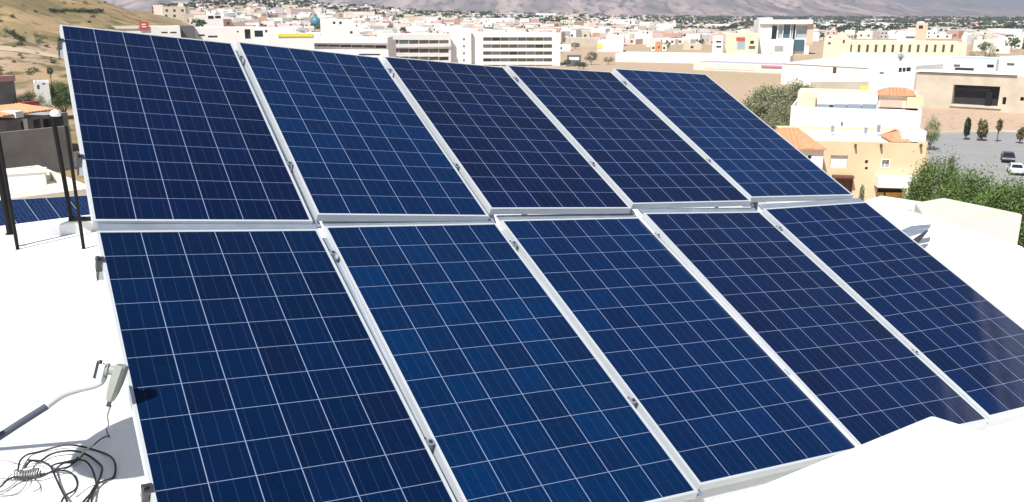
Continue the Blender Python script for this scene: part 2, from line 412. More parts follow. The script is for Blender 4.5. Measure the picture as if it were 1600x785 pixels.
#@@SPLIT@@
# ------------------------------------------------------------------ the white roof in front
ZR = -2.2
def own_house():
    root = empty('house', (0, 3, -9.6), 0, 'white house whose coated flat roof carries the large solar array', 'house')
    IT = Matrix.Translation((0, -3, 9.6))
    poly = [(-12, 3.2), (-5.12, 8.48), (-4.6, 8.87), (-3.2, 9.92), (4.13, 10.2), (4.24, 9.74), (4.48, 9.06), (4.76, 7.8), (5.9, 2.6), (6.8, -4), (-12, -4)]
    b = MB(); b.prism([(x, y - 3) for x, y in poly], 0, ZR + 9.6 - .1); b.build('wall', 'white_wall', root)
    # roof skin: a finely divided, slightly uneven sheet
    bm = bmesh.new(); bm.faces.new([bm.verts.new((x, y, 0)) for x, y in poly])
    for ax in (0, 1):
        k = -12
        while k < 11:
            bmesh.ops.bisect_plane(bm, geom=bm.verts[:] + bm.edges[:] + bm.faces[:], plane_co=(k, 0, 0) if ax == 0 else (0, k, 0), plane_no=(1, 0, 0) if ax == 0 else (0, 1, 0)); k += .35
    bm.faces.ensure_lookup_table()
    ext = bmesh.ops.extrude_face_region(bm, geom=bm.faces[:])
    low = [v for v in ext['geom'] if isinstance(v, bmesh.types.BMVert)]
    for v in bm.verts: v.co.z = ZR + .012 * noise.noise((v.co.x * .8, v.co.y * .8, 0))
    for v in low: v.co.z = ZR - .1
    for v in bm.verts: v.co += Vector((0, -3, 9.6))
    bmesh.ops.recalc_face_normals(bm, faces=bm.faces)
    me = bpy.data.meshes.new('roof'); bm.to_mesh(me); bm.free(); me.materials.append(MATS['roof_coat'])
    for p in me.polygons: p.use_smooth = p.normal.z > .9
    o = bpy.data.objects.new('roof', me); COL.objects.link(o); o.parent = root
    # raised edges
    def curb(p, q, wd, h, out):
        p, q = Vector((*p, 0)), Vector((*q, 0)); d = (q - p).normalized(); nrm = Vector((-d.y, d.x, 0)) * out
        b = MB(); L = (q - p).length; T = Matrix.Translation(p + Vector((0, -3, 9.6))) @ Matrix((d.to_3d(), nrm, (0, 0, 1))).transposed().to_4x4()
        b.box((0, 0, ZR - .02), (L, wd, ZR + h), 0, T); return b.build('roof_kerb', 'roof_coat', root, bevel=.025)
    curb((-11.9, 3.29), (-3.22, 9.9), .24, .14, -1)
    curb((4.2, 9.75), (4.46, 9.06), .18, .10, -1); curb((4.47, 9.04), (4.75, 7.8), .18, .10, -1); curb((4.76, 7.78), (5.88, 2.6), .18, .10, -1)
own_house()
# white plastered block standing on the roof in front of the panels
def plinth():
    c = depth(1455, 648, 1); c = c * (-1.75 / c.z)
    a = onz(1118, 785, -1.75) - c; bdir = onz(1520, 668, -1.75) - c; a.normalize(); bdir.normalize()
    L, Wd = 3.2, 1.5
    pts = [c, c + a * L, c + a * L + bdir * Wd, c + bdir * Wd]
    b = MB(); m = (pts[0] + pts[2]) / 2
    low = [pts[0] - a * .42 - bdir * .16, pts[1] + a * .1 - bdir * .16, pts[2] + a * .1 + bdir * .2, pts[3] - a * .42 + bdir * .2]
    b.add([(p.x, p.y, ZR - .03) for p in low] + [tuple(p) for p in pts], [(3, 2, 1, 0), (4, 5, 6, 7), (0, 1, 5, 4), (1, 2, 6, 5), (2, 3, 7, 6), (3, 0, 4, 7)])
    o = b.build('roof_plinth', 'roof_coat', bevel=.02); recentre(o)
    tag(o, 'low white plastered block whose corner covers the foot of the lower panels', 'plinth')
plinth()

# ------------------------------------------------------------------ the solar array
POSE = {
 ('U', 1): ([-2.6458, 5.3018, -0.0831], [[0.85278, -0.42041, 0.30987], [0.50749, 0.80719, -0.30148], [-0.12338, 0.41436, 0.90171]]),
 ('U', 2): ([-1.7813, 5.8592, -0.1989], [[0.85482, -0.41917, 0.3059], [0.50362, 0.81225, -0.29431], [-0.1251, 0.40564, 0.90543]]),
 ('U', 3): ([-0.9124, 6.4245, -0.319], [[0.8672, -0.41373, 0.27712], [0.4866, 0.82225, -0.29516], [-0.10574, 0.39081, 0.91438]]),
 ('U', 4): ([-0.0289, 6.9419, -0.4108], [[0.878, -0.40786, 0.25054], [0.47143, 0.82748, -0.305], [-0.08291, 0.3859, 0.91881]]),
 ('U', 5): ([0.863, 7.437, -0.4666], [[0.88343, -0.39923, 0.24531], [0.46186, 0.83021, -0.31214], [-0.07904, 0.38905, 0.91782]]),
 ('L', 1): ([-1.7833, 3.6594, -0.9233], [[0.84516, -0.44201, 0.30054], [0.52052, 0.8084, -0.27486], [-0.12147, 0.38874, 0.91331]]),
 ('L', 2): ([-0.9273, 4.2543, -1.0484], [[0.85883, -0.433, 0.27371], [0.5017, 0.81892, -0.2787], [-0.10347, 0.37668, 0.92055]]),
 ('L', 3): ([-0.0489, 4.8019, -1.1455], [[0.86267, -0.42823, 0.2691], [0.49586, 0.82091, -0.28325], [-0.09961, 0.37779, 0.92052]]),
 ('L', 4): ([0.8335, 5.2907, -1.2157], [[0.86773, -0.41687, 0.27066], [0.48664, 0.82334, -0.29206], [-0.10109, 0.38514, 0.9173]]),
 ('L', 5): ([1.7233, 5.7863, -1.2982], [[0.887, -0.40642, 0.2192], [0.45899, 0.82799, -0.32212], [-0.05058, 0.38633, 0.92097]])}
PW, PH, LIP, FT = .968, 1.932, .0125, .040
def pose(k):
    t, A = POSE[k]; return Matrix.Translation(t) @ Matrix(A).to_4x4()
def frame_mesh():
    b = MB(); o = LIP
    out = [(-o, o), (PW + o, o), (PW + o, -PH - o), (-o, -PH - o)]; inn = [(0, 0), (PW, 0), (PW, -PH), (0, -PH)]; ret = [(.018, -.018), (PW - .018, -.018), (PW - .018, -PH + .018), (.018, -PH + .018)]
    zt, zb = .002, -FT + .002
    for i in range(4):                               # four mitred aluminium channels
        j = (i + 1) % 4
        A, B, C, D = out[i], out[j], inn[j], inn[i]; E, F = ret[j], ret[i]
        b.add([(*A, zt), (*B, zt), (*C, zt), (*D, zt), (*A, zb), (*B, zb), (*E, zb), (*F, zb), (*C, -.004), (*D, -.004)],
              [(3, 2, 1, 0), (0, 1, 5, 4), (4, 5, 6, 7), (2, 3, 9, 8)])
    return b
TINT = {('U', 1): (0.0001, 0.0070, 0.0371), ('U', 2): (0.0001, 0.0137, 0.0596), ('U', 3): (0.0008, 0.0070, 0.0378), ('U', 4): (0.0008, 0.0089, 0.0435), ('U', 5): (0.0004, 0.0152, 0.0660),
        ('L', 1): (0.0001, 0.0092, 0.0403), ('L', 2): (0.0001, 0.0155, 0.0629), ('L', 3): (0.0004, 0.0133, 0.0596), ('L', 4): (0.0010, 0.0096, 0.0452), ('L', 5): (0.0007, 0.0100, 0.0483)}
ORD = {1: 'leftmost', 2: 'second', 3: 'middle', 4: 'fourth', 5: 'rightmost'}
def glass_box():
    b = MB(); b.box((.0005, -PH + .0005, -.0055), (PW - .0005, -.0005, -.0005)); return b
protos = {}
EX = {('U', 1): 'navy panel of the upper row, at its high left end', ('U', 2): 'bright blue panel of the upper row, second from the left', ('U', 3): 'dark navy panel in the middle of the upper row', ('U', 4): 'purplish navy panel of the upper row, second from the right', ('U', 5): 'blue panel of the upper row, at its right end before the yellow house',
      ('L', 1): 'navy panel of the lower row with a small black shadow at its left edge', ('L', 2): 'bright blue panel of the lower row, second from the left', ('L', 3): 'blue panel in the middle of the lower row', ('L', 4): 'purplish navy panel of the lower row whose foot the white block covers', ('L', 5): 'navy panel of the lower row with a grayish reflection, cut by the picture edge'}
for k in POSE:
    root = bpy.data.objects.new('solar_panel', None); COL.objects.link(root); root.empty_display_size = .1
    root.matrix_world = pose(k) @ Matrix.Translation((PW / 2, -PH - LIP, -FT))
    OFF = Matrix.Translation((-PW / 2, PH + LIP, FT))
    if not protos:
        fr = frame_mesh().build('frame', 'anodised', root); gl = glass_box().build('cell_glass', 'solar_cells', root)
        b = MB(); b.box((.001, -PH + .001, -.0085), (PW - .001, -.001, -.0065)); bs = b.build('backsheet', 'backsheet', root)
        b = MB(); b.box((PW / 2 - .06, -.24, -.034), (PW / 2 + .06, -.12, -.010)); jb = b.build('junction_box', 'black_steel', root)
        protos = {'f': fr, 'g': gl, 'b': bs, 'j': jb}; parts = [fr, gl, bs, jb]
    else:
        parts = []
        for q in 'fgbj':
            c = protos[q].copy(); COL.objects.link(c); c.parent = root; parts.append(c)
    for c in parts: c.matrix_parent_inverse = Matrix(); c.matrix_local = OFF
    parts[1].color = (*TINT[k], 1)
    tag(root, EX[k], 'solar panel', 'panels of the large rooftop array')

def mount():
    root = empty('panel_mount', (1.0, 5.0, ZR), 0, 'aluminium rails, legs and clamps that carry the large rooftop array', 'panel mount')
    inv = Matrix.Translation((-1.0, -5.0, -ZR))
    def put(b, name, m, **k):
        b.v = [tuple(inv @ Vector(p)) for p in b.v]; return b.build(name, m, root, **k)
    rails = {}
    for row in 'UL':
        for y in (-.20, -1.43):
            pts = [pose((row, 1)) @ Vector((-.022, y, -FT - .028))]
            for i in range(1, 6): pts.append(pose((row, i)) @ Vector((PW / 2, y, -FT - .026)))
            pts.append(pose((row, 5)) @ Vector((PW + .06, y, -FT - .028)))
            b = MB()
            n = Matrix(POSE[(row, 3)][1]) @ Vector((0, 0, 1))
            for p, q in zip(pts, pts[1:]):           # square rail, spliced at each panel
                d = (q - p).normalized(); yv = n.cross(d).normalized(); zv = d.cross(yv)
                T = Matrix.Translation(p) @ Matrix((d, yv, zv)).transposed().to_4x4()
                b.box((-.002, -.018, -.022), ((q - p).length, .018, .022), 0, T)
            put(b, 'rail', 'anodised'); rails[(row, y)] = pts
            # end clamp at the left end
            T = pose((row, 1)) @ Matrix.Translation((-LIP - .004, y, 0)); b = MB()
            b.box((-.020, -.018, -.045), (-.001, .018, -.008), 0, T); b.box((-.022, -.018, -.008), (.012, .018, .0075), 0, T)
            b.tube([T @ Vector((-.014, 0, .004)), T @ Vector((-.014, 0, .020))], .008, 6)
            b.box((-.014, -.020, -.092), (-.0085, .020, -.044), 1, T)
            put(b, 'end_clamp', ['bolt_steel', 'bolt_steel'])
            for i in range(1, 5):                    # clamps in the gaps
                T = pose((row, i)) @ Matrix.Translation((PW + LIP, y + .01, 0)); b = MB(); b.box((-.004, -.015, .004), (.030, .015, .007), 0, T); b.box((.004, -.012, -.03), (.022, .012, .004), 0, T)
                b.tube([T @ Vector((.014, 0, .006)), T @ Vector((.014, 0, .013))], .0075, 6, 1)
                b.tube([T @ Vector((.004, .026, -.004)), T @ Vector((.004, .024, .004))], .0055, 6, 1)
                put(b, 'mid_clamp', ['galvanised', 'bolt_steel'])
    for row in 'UL':                                 # gray strips added under gaps and seam in place of shaded frame sides
        for i in range(1, 5):
            T = pose((row, i)) @ Matrix.Translation((PW + LIP + .008, 0, -FT - .012)); b = MB(); b.box((-.05, -PH, .0), (.05, 0, .010), 0, T); put(b, 'gap_shade_strip', 'galvanised')
    for i in range(1, 6):
        T = pose(('L', i)) @ Matrix.Translation((0, 0, -.012)); b = MB(); b.box((-.0, .0135, -.012), (PW + .025, .085, -.002), 0, T); put(b, 'seam_shade_strip', 'galvanised')  # gray metal fills the open seam, reading as the shaded frame side
    for (row, y), pts in rails.items():
        for i in (1, 3, 5):
            p = pts[i]
            if p.z - .03 < ZR + .12: continue
            b = MB(); b.box((p.x - .02, p.y - .02, ZR), (p.x + .02, p.y + .02, p.z - .02)); b.box((p.x - .06, p.y - .06, ZR - .004), (p.x + .06, p.y + .06, ZR + .012)); put(b, 'leg', 'galvanised')
    for i in (1, 3, 5):                              # braces from the high legs down to the low ones
        p, q = rails[('U', -.20)][i], rails[('U', -1.43)][i]
        b = MB(); b.tube([(p.x + .03, p.y, p.z - .15), (q.x + .03, q.y, ZR + .1)], .014, 6); put(b, 'brace', 'galvanised')
mount()

def shade_cover_strip():                                    # added white strip, hides the shaded roof under the front edge
    b = MB()
    for i in range(1, 6):
        p, q = pose(('L', i)) @ Vector((-LIP - .006, -PH + .004, -FT - .002)), pose(('L', i)) @ Vector((PW + LIP + .012, -PH + .004, -FT - .002))
        n = Vector((-(q - p).y, (q - p).x, 0)).normalized(); r = [p, q, q + n * .22, p + n * .22]
        b.add([(x.x, x.y, ZR - .02) for x in r] + [tuple(x) for x in r], [(3, 2, 1, 0), (4, 5, 6, 7), (0, 1, 5, 4), (1, 2, 6, 5), (2, 3, 7, 6), (3, 0, 4, 7)])
    o = b.build('shade_cover_strip', 'roof_coat'); recentre(o); tag(o, 'low white strip added under the lower panels to hide the shaded roof', 'base')
shade_cover_strip()

# ------------------------------------------------------------------ dish arm with its feed, cables, posts
def frame_to(d):                                     # rotation taking Z to d
    return d.normalized().to_track_quat('Z', 'Y').to_matrix().to_4x4()
def dish_prof(r, f=.45):
    n = 9; up = [(max(.004, r * i / n), (r * i / n) ** 2 * f / r) for i in range(n + 1)]; return up + [(r + .012, r * f + .004), (r + .008, r * f - .012)] + [(a, z - .012) for a, z in up[::-1]]
def feed_dish():
    base = depth(-330, 900, 2.35); base.z = ZR
    root = empty('satellite_dish', base, 0, 'gray dish arm with a bent end and feed reaching in beside the lower left panel', 'satellite dish')
    def put(b, n, m, par=None, **k):
        off = -base; b.v = [tuple(Vector(p) + off) for p in b.v]; return b.build(n, m, par or root, **k)
    c = depth(-235, 745, 2.42); lnb = depth(184, 582, 3.01); nrm = (lnb - c).normalized()
    b = MB(); b.lathe(dish_prof(.33), Matrix.Translation(c) @ frame_to(nrm), 32); put(b, 'reflector', 'plastic_gray', smooth=True)
    b = MB(); mp = c - nrm * .06; b.tube([(base.x, base.y, ZR), (base.x, base.y, mp.z - .1), tuple(mp)], .022, 10); b.box((base.x - .1, base.y - .1, ZR - .003), (base.x + .1, base.y + .1, ZR + .012)); put(b, 'mast', 'galvanised')
    P = smoothpath([depth(u, v, f) for u, v, f in ((72, 636, 2.90), (95, 619, 2.94), (120, 609.5, 2.97), (142, 604, 2.99), (157, 598, 3.0), (162, 588, 3.005))], 5)
    b = MB(); b.tube(P, [.0125] * (len(P) - 3) + [.013, .014, .012], 10); put(b, 'arm', 'arm_paint', smooth=True)
    P = smoothpath([c - nrm * .02 + Vector((0, 0, -.2)), depth(-90, 742, 2.62), depth(0, 682, 2.76), depth(40, 656, 2.835), depth(74, 634.5, 2.905)], 6)
    b = MB(); b.tube(P, .0125, 10); put(b, 'arm_sleeve', 'sleeve_dark', smooth=True)
    # bracket: a folded plate with two lips
    X = Vector((1, 0, 0)); F = Vector((0, CP, -SP)); U = Vector((0, SP, CP)); s = 3.01 / FPX
    T = Matrix.Translation(depth(158, 579, 3.0)) @ Matrix((X, U, F)).transposed().to_4x4() @ Matrix.Rotation(R(-14), 4, 'Z')
    b = MB(); b.box((-8.5 * s, -14 * s, -.010), (-2.7 * s, 15 * s, .010), 0, T); b.box((-2.6 * s, -12 * s, -.016), (3.5 * s, 11 * s, -.012), 1, T); b.box((3.6 * s, -13 * s, -.022), (8.5 * s, 12 * s, .022), 1, T); b.box((-2.6 * s, -12 * s, .012), (3.5 * s, 11 * s, .016), 1, T)
    put(b, 'bracket', ['bolt_steel', 'arm_paint'], bevel=.002)
    # feed: neck, tapered body, connector, coax
    b = MB(); p0, p1 = depth(165, 578, 3.0), depth(184, 580, 3.01); b.tube([p0, p0.lerp(p1, .2), p0.lerp(p1, .21), p1], [.022, .022, .016, .019], 14); neck = put(b, 'feed', 'plastic_gray', smooth=False)
    T = Matrix.Translation(depth(191, 571, 3.01)) @ Matrix((X, U, F)).transposed().to_4x4() @ Matrix.Rotation(R(-19), 4, 'Z')
    bm = MB(); sec = [(0, .016, .022), (-.004, .019, .026), (-.06, .0195, .026), (-.10, .0165, .022), (-.125, .012, .016), (-.130, .010, .012)]
    vs = []
    for yy, a, d2 in sec:
        for (x, z) in ((-1, -.6), (-.6, -1), (.6, -1), (1, -.6), (1, .6), (.6, 1), (-.6, 1), (-1, .6)): vs.append(T @ Vector((x * a, yy, z * d2)))
    fs = [(8 * i + k, 8 * i + (k + 1) % 8, 8 * i + 8 + (k + 1) % 8, 8 * i + 8 + k) for i in range(len(sec) - 1) for k in range(8)] + [tuple(range(8))[::-1], tuple(range(40, 48))]
    bm.add(vs, fs); o = put(bm, 'feed_body', 'plastic_gray', neck)
    e = T @ Vector((0, -.128, 0)); b = MB(); b.tube([e, T @ Vector((.0, -.150, 0))], .008, 8); put(b, 'connector', 'bolt_steel', neck)
    return e
E_LNB = feed_dish()
def cables():
    root = empty('cable_coil', onz(95, 738, ZR), 0, 'tangle of black cables tied with gray wire lying on the white roof', 'cables'); o0 = root.location.copy()
    def put(pts, r, m, name='cable', z=.008, seed=0):
        P = [onz(u, v, ZR + z) for u, v in pts]; P = smoothpath(P, 8)
        for i, p in enumerate(P): p.z += .010 + .010 * math.sin(i * .21 + seed)
        b = MB(); b.tube([p - o0 for p in P], r, 8); return b.build(name, m, root, smooth=True)
    put([(29, 736), (33, 725), (45, 712), (62, 706), (90, 702), (115, 701), (140, 702), (160, 708), (175, 720), (181, 732), (178, 745), (165, 753), (150, 765), (139, 785), (132, 812)], 0.0051, 'cable_black', seed=0)
    put([(40, 736), (50, 724), (62, 721), (80, 712), (110, 710), (135, 713), (152, 722), (160, 735), (157, 752), (148, 765), (130, 785), (122, 805)], 0.0056, 'cable_black', z=.016, seed=1)
    put([(80, 735), (90, 726), (110, 721), (130, 724), (143, 735), (149, 750), (150, 764), (144, 785), (146, 805)], 0.0049, 'cable_black', z=.012, seed=2)
    put([(44, 722), (62, 720), (72, 727), (80, 735), (88, 750), (97, 768), (104, 785), (110, 805)], .0048, 'cable_black', z=.02, seed=3)
    put([(62, 744), (80, 739), (100, 741), (115, 746), (121, 757), (115, 770), (101, 783), (90, 805)], 0.0049, 'cable_black', z=.006, seed=4)
    put([(-20, 772), (0, 766), (20, 752), (45, 748), (65, 746), (85, 740), (105, 735), (118, 722), (130, 712)], 0.0045, 'cable_black', z=.024, seed=5)
    put([(88, 735), (100, 730), (113, 726), (121, 715)], .0046, 'cable_black', z=.018, seed=6)
    put([(124, 718), (134, 709), (146, 699)], 0.0048, 'tape_cream', 'cable', z=.026, seed=0)
    put([(146, 699), (158, 692), (171, 684)], .0035, 'cable_black', z=.02, seed=6)
    for i, q in enumerate(([(-15, 727), (0, 726), (18, 724), (32, 726)], [(-15, 753), (0, 751.5), (25, 750), (40, 749)], [(-15, 776), (10, 775.5), (30, 770), (42, 760), (44, 748)], [(52, 749), (62, 757), (61, 768), (52, 775)], [(-10, 771), (14, 764), (30, 754)], [(118, 777), (134, 770), (150, 763), (172, 752), (183, 745)], [(30, 738), (55, 733), (70, 733)], [(20, 746), (8, 757), (-12, 762)])):
        put(q, .0026, 'cable_gray', 'thin_cable', z=.006, seed=i)
    P = []                                           # the gray wire wound round the bundle
    for i in range(90):
        t = i / 89; u = 24 + 36 * t; a = t * 2 * math.pi * 9
        p = onz(u, 741 + 2 * math.sin(5 * t), ZR + .026); P.append(p - o0 + Vector((.004 * math.sin(3 * a), .024 * math.cos(a), .02 * math.sin(a))))
    b = MB(); b.tube(P, .0042, 6); b.build('wire_tie', 'cable_gray', root, smooth=True)
cables()
def coax():
    P = [E_LNB, E_LNB.lerp(depth(168, 660, 3.12), .5), depth(168, 662, 3.2)]
    a = onz(171, 684, ZR + .008); q = [E_LNB + Vector((0, 0, -.02)), depth(168, 650, 3.15), depth(169.5, 664, 3.6), a + Vector((0, -.02, .06)), a]
    b = MB(); b.tube(smoothpath(q, 8), .0034, 6); o = b.build('coax_cable', 'cable_gray', smooth=True); recentre(o)
    tag(o, 'thin gray cable dropping from the dish feed to the roof', 'cable')
coax()
def wire_scrap():
    b = MB(); b.tube([onz(p.x, p.y, ZR + .014) for p in smoothpath([(6, 476, 0), (14, 473, 0), (22, 474, 0), (28, 478, 0), (38, 474, 0), (44, 469, 0)], 4)], .0025, 6)
    o = b.build('wire_scrap', 'tape_cream'); recentre(o); tag(o, 'short curl of pale wire lying on the bare white roof', 'wire')
wire_scrap()
# unseen dish, added out to the left to cast the round roof shadow
def shadow_dish():
    base = Vector((-3.75, 3.13, ZR)); root = empty('satellite_dish', base, 0, 'unseen dish on a mast, added left of the array for its round roof shadow', 'satellite dish')
    c = Vector((-1.90, 4.25, ZR)) + sdir * ((1.46) / sdir.z); nrm = (sdir + Vector((.25, -.1, 0))).normalized()
    def put(b, n, m, **k): b.v = [tuple(Vector(p) - base) for p in b.v]; return b.build(n, m, root, **k)
    b = MB(); b.lathe(dish_prof(.37, .3), Matrix.Translation(c) @ frame_to(nrm), 32); put(b, 'reflector', 'plastic_gray', smooth=True)
    b = MB(); b.tube([base, base + Vector((0, 0, 1.45))], .03, 10); b.box((base.x - .12, base.y - .12, ZR - .003), (base.x + .12, base.y + .12, ZR + .014)); put(b, 'mast', 'galvanised')
    b = MB(); b.tube([base + Vector((-.1, 0, 1.40)), c - nrm * .04], .022, 10); put(b, 'arm', 'galvanised')
shadow_dish()
def posts():
    def post(name, foot, top, r, label, extra=None):
        base = foot.copy(); root = empty(name, base, 0, label, 'post', 'black posts at the left edge of the roof')
        b = MB(); b.tube([(0, 0, 0), top - foot], r, 12); b.lathe([(r * 1.4, 0), (r * 1.4, .008), (r, .010)], None, 12)
        b.build('pole', 'black_steel', root); return root
    f = onz(28, 391, ZR); t = depth(-14, 120, f.y * CP + 2.2 * SP); post('post', f, Vector((f.x - .02, f.y, -.75)), .017, 'thin black post on the roof at the far left, before the thicker one')
    f = onz(131, 390, ZR); post('post', f, Vector((f.x - .02, f.y + .02, -1.02)), .016, 'thin black post set on the white roof close to the left edge of the array')
    f = onz(16, 366, ZR + .14); post('post', f, Vector((f.x - .02, f.y, -.75)), .030, 'thick black post on the roof kerb at the far left')
    f = onz(112, 345, ZR + .14); f.z = ZR + .14; r = post('post', f, Vector((f.x - .045, f.y, -.985)), .022, 'black post on the roof kerb with a white domed lamp on top')
    top = Vector((-.045 + .03, 0, -.985 - f.z))
    b = MB(); T = Matrix.Translation(top); b.lathe([(.04, -.015), (.05, .0), (.046, .024), (.03, .044), (.010, .051)], T, 16); b.build('lamp_dome', 'frame_white', r, smooth=True)
    b = MB(); b.box((-.02, -.02, .0), (.28, .02, .04)); b.build('foot_bar', 'black_steel', r)
posts()
def flashing():
    root = empty('metal_bracket', onz(1436, 378, ZR), 0, 'folded bluish sheet metal bracket standing past the right edge of the array', 'bracket'); o0 = root.location.copy()
    def plate(q, n, m):
        b = MB(); t = Vector((0, .012, -.012)); vs = [depth(*x) - o0 for x in q]; vs += [v + t for v in vs]
        b.add(vs, [(0, 1, 2, 3), (7, 6, 5, 4), (0, 4, 5, 1), (1, 5, 6, 2), (2, 6, 7, 3), (3, 7, 4, 0)]); b.build(n, m, root)
    plate([(1398, 364, 8.25), (1424, 353, 8.55), (1455, 350.5, 8.7), (1453, 356, 8.5)], 'top_plate', 'galvanised')
    plate([(1398, 365, 8.2), (1452, 357, 8.45), (1449, 361, 8.4), (1416, 371, 8.2)], 'front_plate', 'galvanised')
    plate([(1425, 375, 8.12), (1446, 361, 8.38), (1452, 359.5, 8.4), (1436, 379, 8.1)], 'leg', 'bolt_steel')
flashing()
def stair_tower():
    root = empty('stair_tower', (7.6, 5.6, -9.6), 0, 'plain white stair tower of the next house, right of the array', 'tower')
    b = MB(); b.box((-1.5, -3.0, 0), (1.5, 2.75, 9.6 + .54)); b.build('wall', 'white_wall', root); b = MB(); b.box((-1.54, -3.04, 9.6 + .54), (1.54, 2.79, 9.6 + .62)); b.build('roof', 'roof_white', root)
stair_tower()
# ------------------------------------------------------------------ buildings
def holed_front(b, L, H, holes, rec, mi=0):          # front wall (y = 0, facing -y) with real openings
    xs = sorted({0, L} | {h[0] for h in holes} | {h[1] for h in holes}); zs = sorted({0, H} | {h[2] for h in holes} | {h[3] for h in holes})
    for x0, x1 in zip(xs, xs[1:]):
        for z0, z1 in zip(zs, zs[1:]):
            cx, cz = (x0 + x1) / 2, (z0 + z1) / 2
            if any(h[0] < cx < h[1] and h[2] < cz < h[3] for h in holes): continue
            b.add([(x0, 0, z0), (x1, 0, z0), (x1, 0, z1), (x0, 0, z1)], [(0, 1, 2, 3)], mi)
    for x0, x1, z0, z1 in holes:
        r = rec
        b.add([(x0, 0, z0), (x1, 0, z0), (x1, 0, z1), (x0, 0, z1), (x0, r, z0), (x1, r, z0), (x1, r, z1), (x0, r, z1)],
              [(0, 4, 5, 1), (1, 5, 6, 2), (2, 6, 7, 3), (3, 7, 4, 0), (4, 7, 6, 5)], mi)
def bld(name, label, cat, u0, u1, vt, D0, D1=None, depth_=12, wall='white_wall', roof='roof_white', par=.4, wins=(), group=None, rec=.18, vb=None):
    if D0 is None:
        g = ground((u0 + u1) / 2, vb); D0 = math.hypot(g.x, g.y)
    D1 = D1 or D0
    p0, p1 = pos(u0, vt, D0), pos(u1, vt, D1); zt = (p0.z + p1.z) / 2
    q0, q1 = Vector((p0.x, p0.y)), Vector((p1.x, p1.y)); X = (q1 - q0); L = X.length; X.normalize(); Y = Vector((-X.y, X.x))
    z0 = min(zg(q.x, q.y) for q in (q0, q1, q0 + Y * depth_, q1 + Y * depth_)) - .3
    ctr = (q0 + q1) / 2 + Y * depth_ / 2
    root = empty(name, (ctr.x, ctr.y, z0), math.atan2(X.y, X.x), label, cat, group)
    H = zt - z0; ox, oy = -L / 2, -depth_ / 2
    def loc(u, v, out=0):                            # picture point -> (x along front, z) on the front plane
        d = ray(u, v); n = Vector((-Y.x, -Y.y, 0)); t = (q0.to_3d().dot(n)) / d.dot(n); P = d * t
        return (Vector((P.x, P.y)) - q0).dot(X), P.z - z0
    holes = []; W = []
    for wdw in wins:
        ua, ub, va, vb_ = wdw[:4]; m = wdw[4] if len(wdw) > 4 else 'dark_glass'; nm = wdw[5] if len(wdw) > 5 else 'window'
        x0, za = loc(ua, (va + vb_) / 2)[0], loc((ua + ub) / 2, va)[1]; x1, zb = loc(ub, (va + vb_) / 2)[0], loc((ua + ub) / 2, vb_)[1]
        x0 = max(.05, x0); x1 = min(L - .05, x1); za = min(za, H - .05); zb = max(zb, .05)
        if x1 <= x0 or za <= zb: continue
        holes.append((x0, x1, zb, za)); W.append((x0, x1, zb, za, m, nm, wdw[6] if len(wdw) > 6 else None))
    b = MB(); holed_front(b, L, H, holes, rec)
    D = depth_; t = .2; zr = H - par
    b.add([(0, 0, 0), (L, 0, 0), (L, D, 0), (0, D, 0), (0, 0, H), (L, 0, H), (L, D, H), (0, D, H)], [(1, 2, 6, 5), (2, 3, 7, 6), (3, 0, 4, 7)])
    b.add([(0, 0, H), (L, 0, H), (L, D, H), (0, D, H), (t, t, H), (L - t, t, H), (L - t, D - t, H), (t, D - t, H), (t, t, zr), (L - t, t, zr), (L - t, D - t, zr), (t, D - t, zr)],
          [(0, 1, 5, 4), (1, 2, 6, 5), (2, 3, 7, 6), (3, 0, 4, 7), (4, 5, 9, 8), (5, 6, 10, 9), (6, 7, 11, 10), (7, 4, 8, 11)])
    b.v = [(x + ox, y + oy, z) for x, y, z in b.v]; b.build('wall', wall, root)
    b = MB(); b.box((t + ox, t + oy, zr - .25), (L - t + ox, D - t + oy, zr)); b.build('roof', roof, root)
    for x0, x1, za, zb, m, nm, fr in W:
        b = MB(); b.box((x0 + ox + .01, oy + rec - .06, za + .01), (x1 + ox - .01, oy + rec - .01, zb - .01)); wo_ = b.build(nm, m, root)
        if fr:
            f = min(.12, (x1 - x0) * .12); b = MB()
            for A, B in (((x0 - f, -.05, za - f), (x1 + f, .03, za)), ((x0 - f, -.05, zb), (x1 + f, .03, zb + f)), ((x0 - f, -.05, za), (x0, .03, zb)), ((x1, -.05, za), (x1 + f, .03, zb))):
                b.box((A[0] + ox, A[1] + oy, A[2]), (B[0] + ox, B[1] + oy, B[2]))
            xm = (x0 + x1) / 2; b.box((xm - .04 + ox, oy + rec - .1, za), (xm + .04 + ox, oy + rec - .055, zb)); b.build('frame', fr, wo_)
    return dict(root=root, L=L, H=H, ox=ox, oy=oy, D=D, loc=loc, X=X, Y=Y, q0=q0, z0=z0)
def addbox(B, name, u0, u1, va, vb, out, back, m, parent=None, **k):   # a box on the building, its front 'out' metres before the front wall
    x0, z1 = B['loc'](u0, va); x1, z0 = B['loc'](u1, vb)
    b = MB(); b.box((x0 + B['ox'], B['oy'] - out, min(z0, z1)), (x1 + B['ox'], B['oy'] + back, max(z0, z1))); return b.build(name, m, parent or B['root'], **k)
def topbox(B, name, u0, u1, va, vb, y0, y1, m, parent=None, **k):      # a box set back on the roof (perspective handled by its own depth)
    d = {}
    n = Vector((-B['Y'].x, -B['Y'].y, 0)); o = (B['q0'] + B['Y'] * y0).to_3d()
    def P(u, v):
        r = ray(u, v); t = o.dot(n) / r.dot(n); p = r * t; return (Vector((p.x, p.y)) - B['q0']).dot(B['X']), p.z - B['z0']
    x0, z1 = P(u0, va); x1, z0 = P(u1, vb)
    b = MB(); b.box((x0 + B['ox'], B['oy'] + y0, z0), (x1 + B['ox'], B['oy'] + y1, z1)); return b.build(name, m, parent or B['root'], **k)
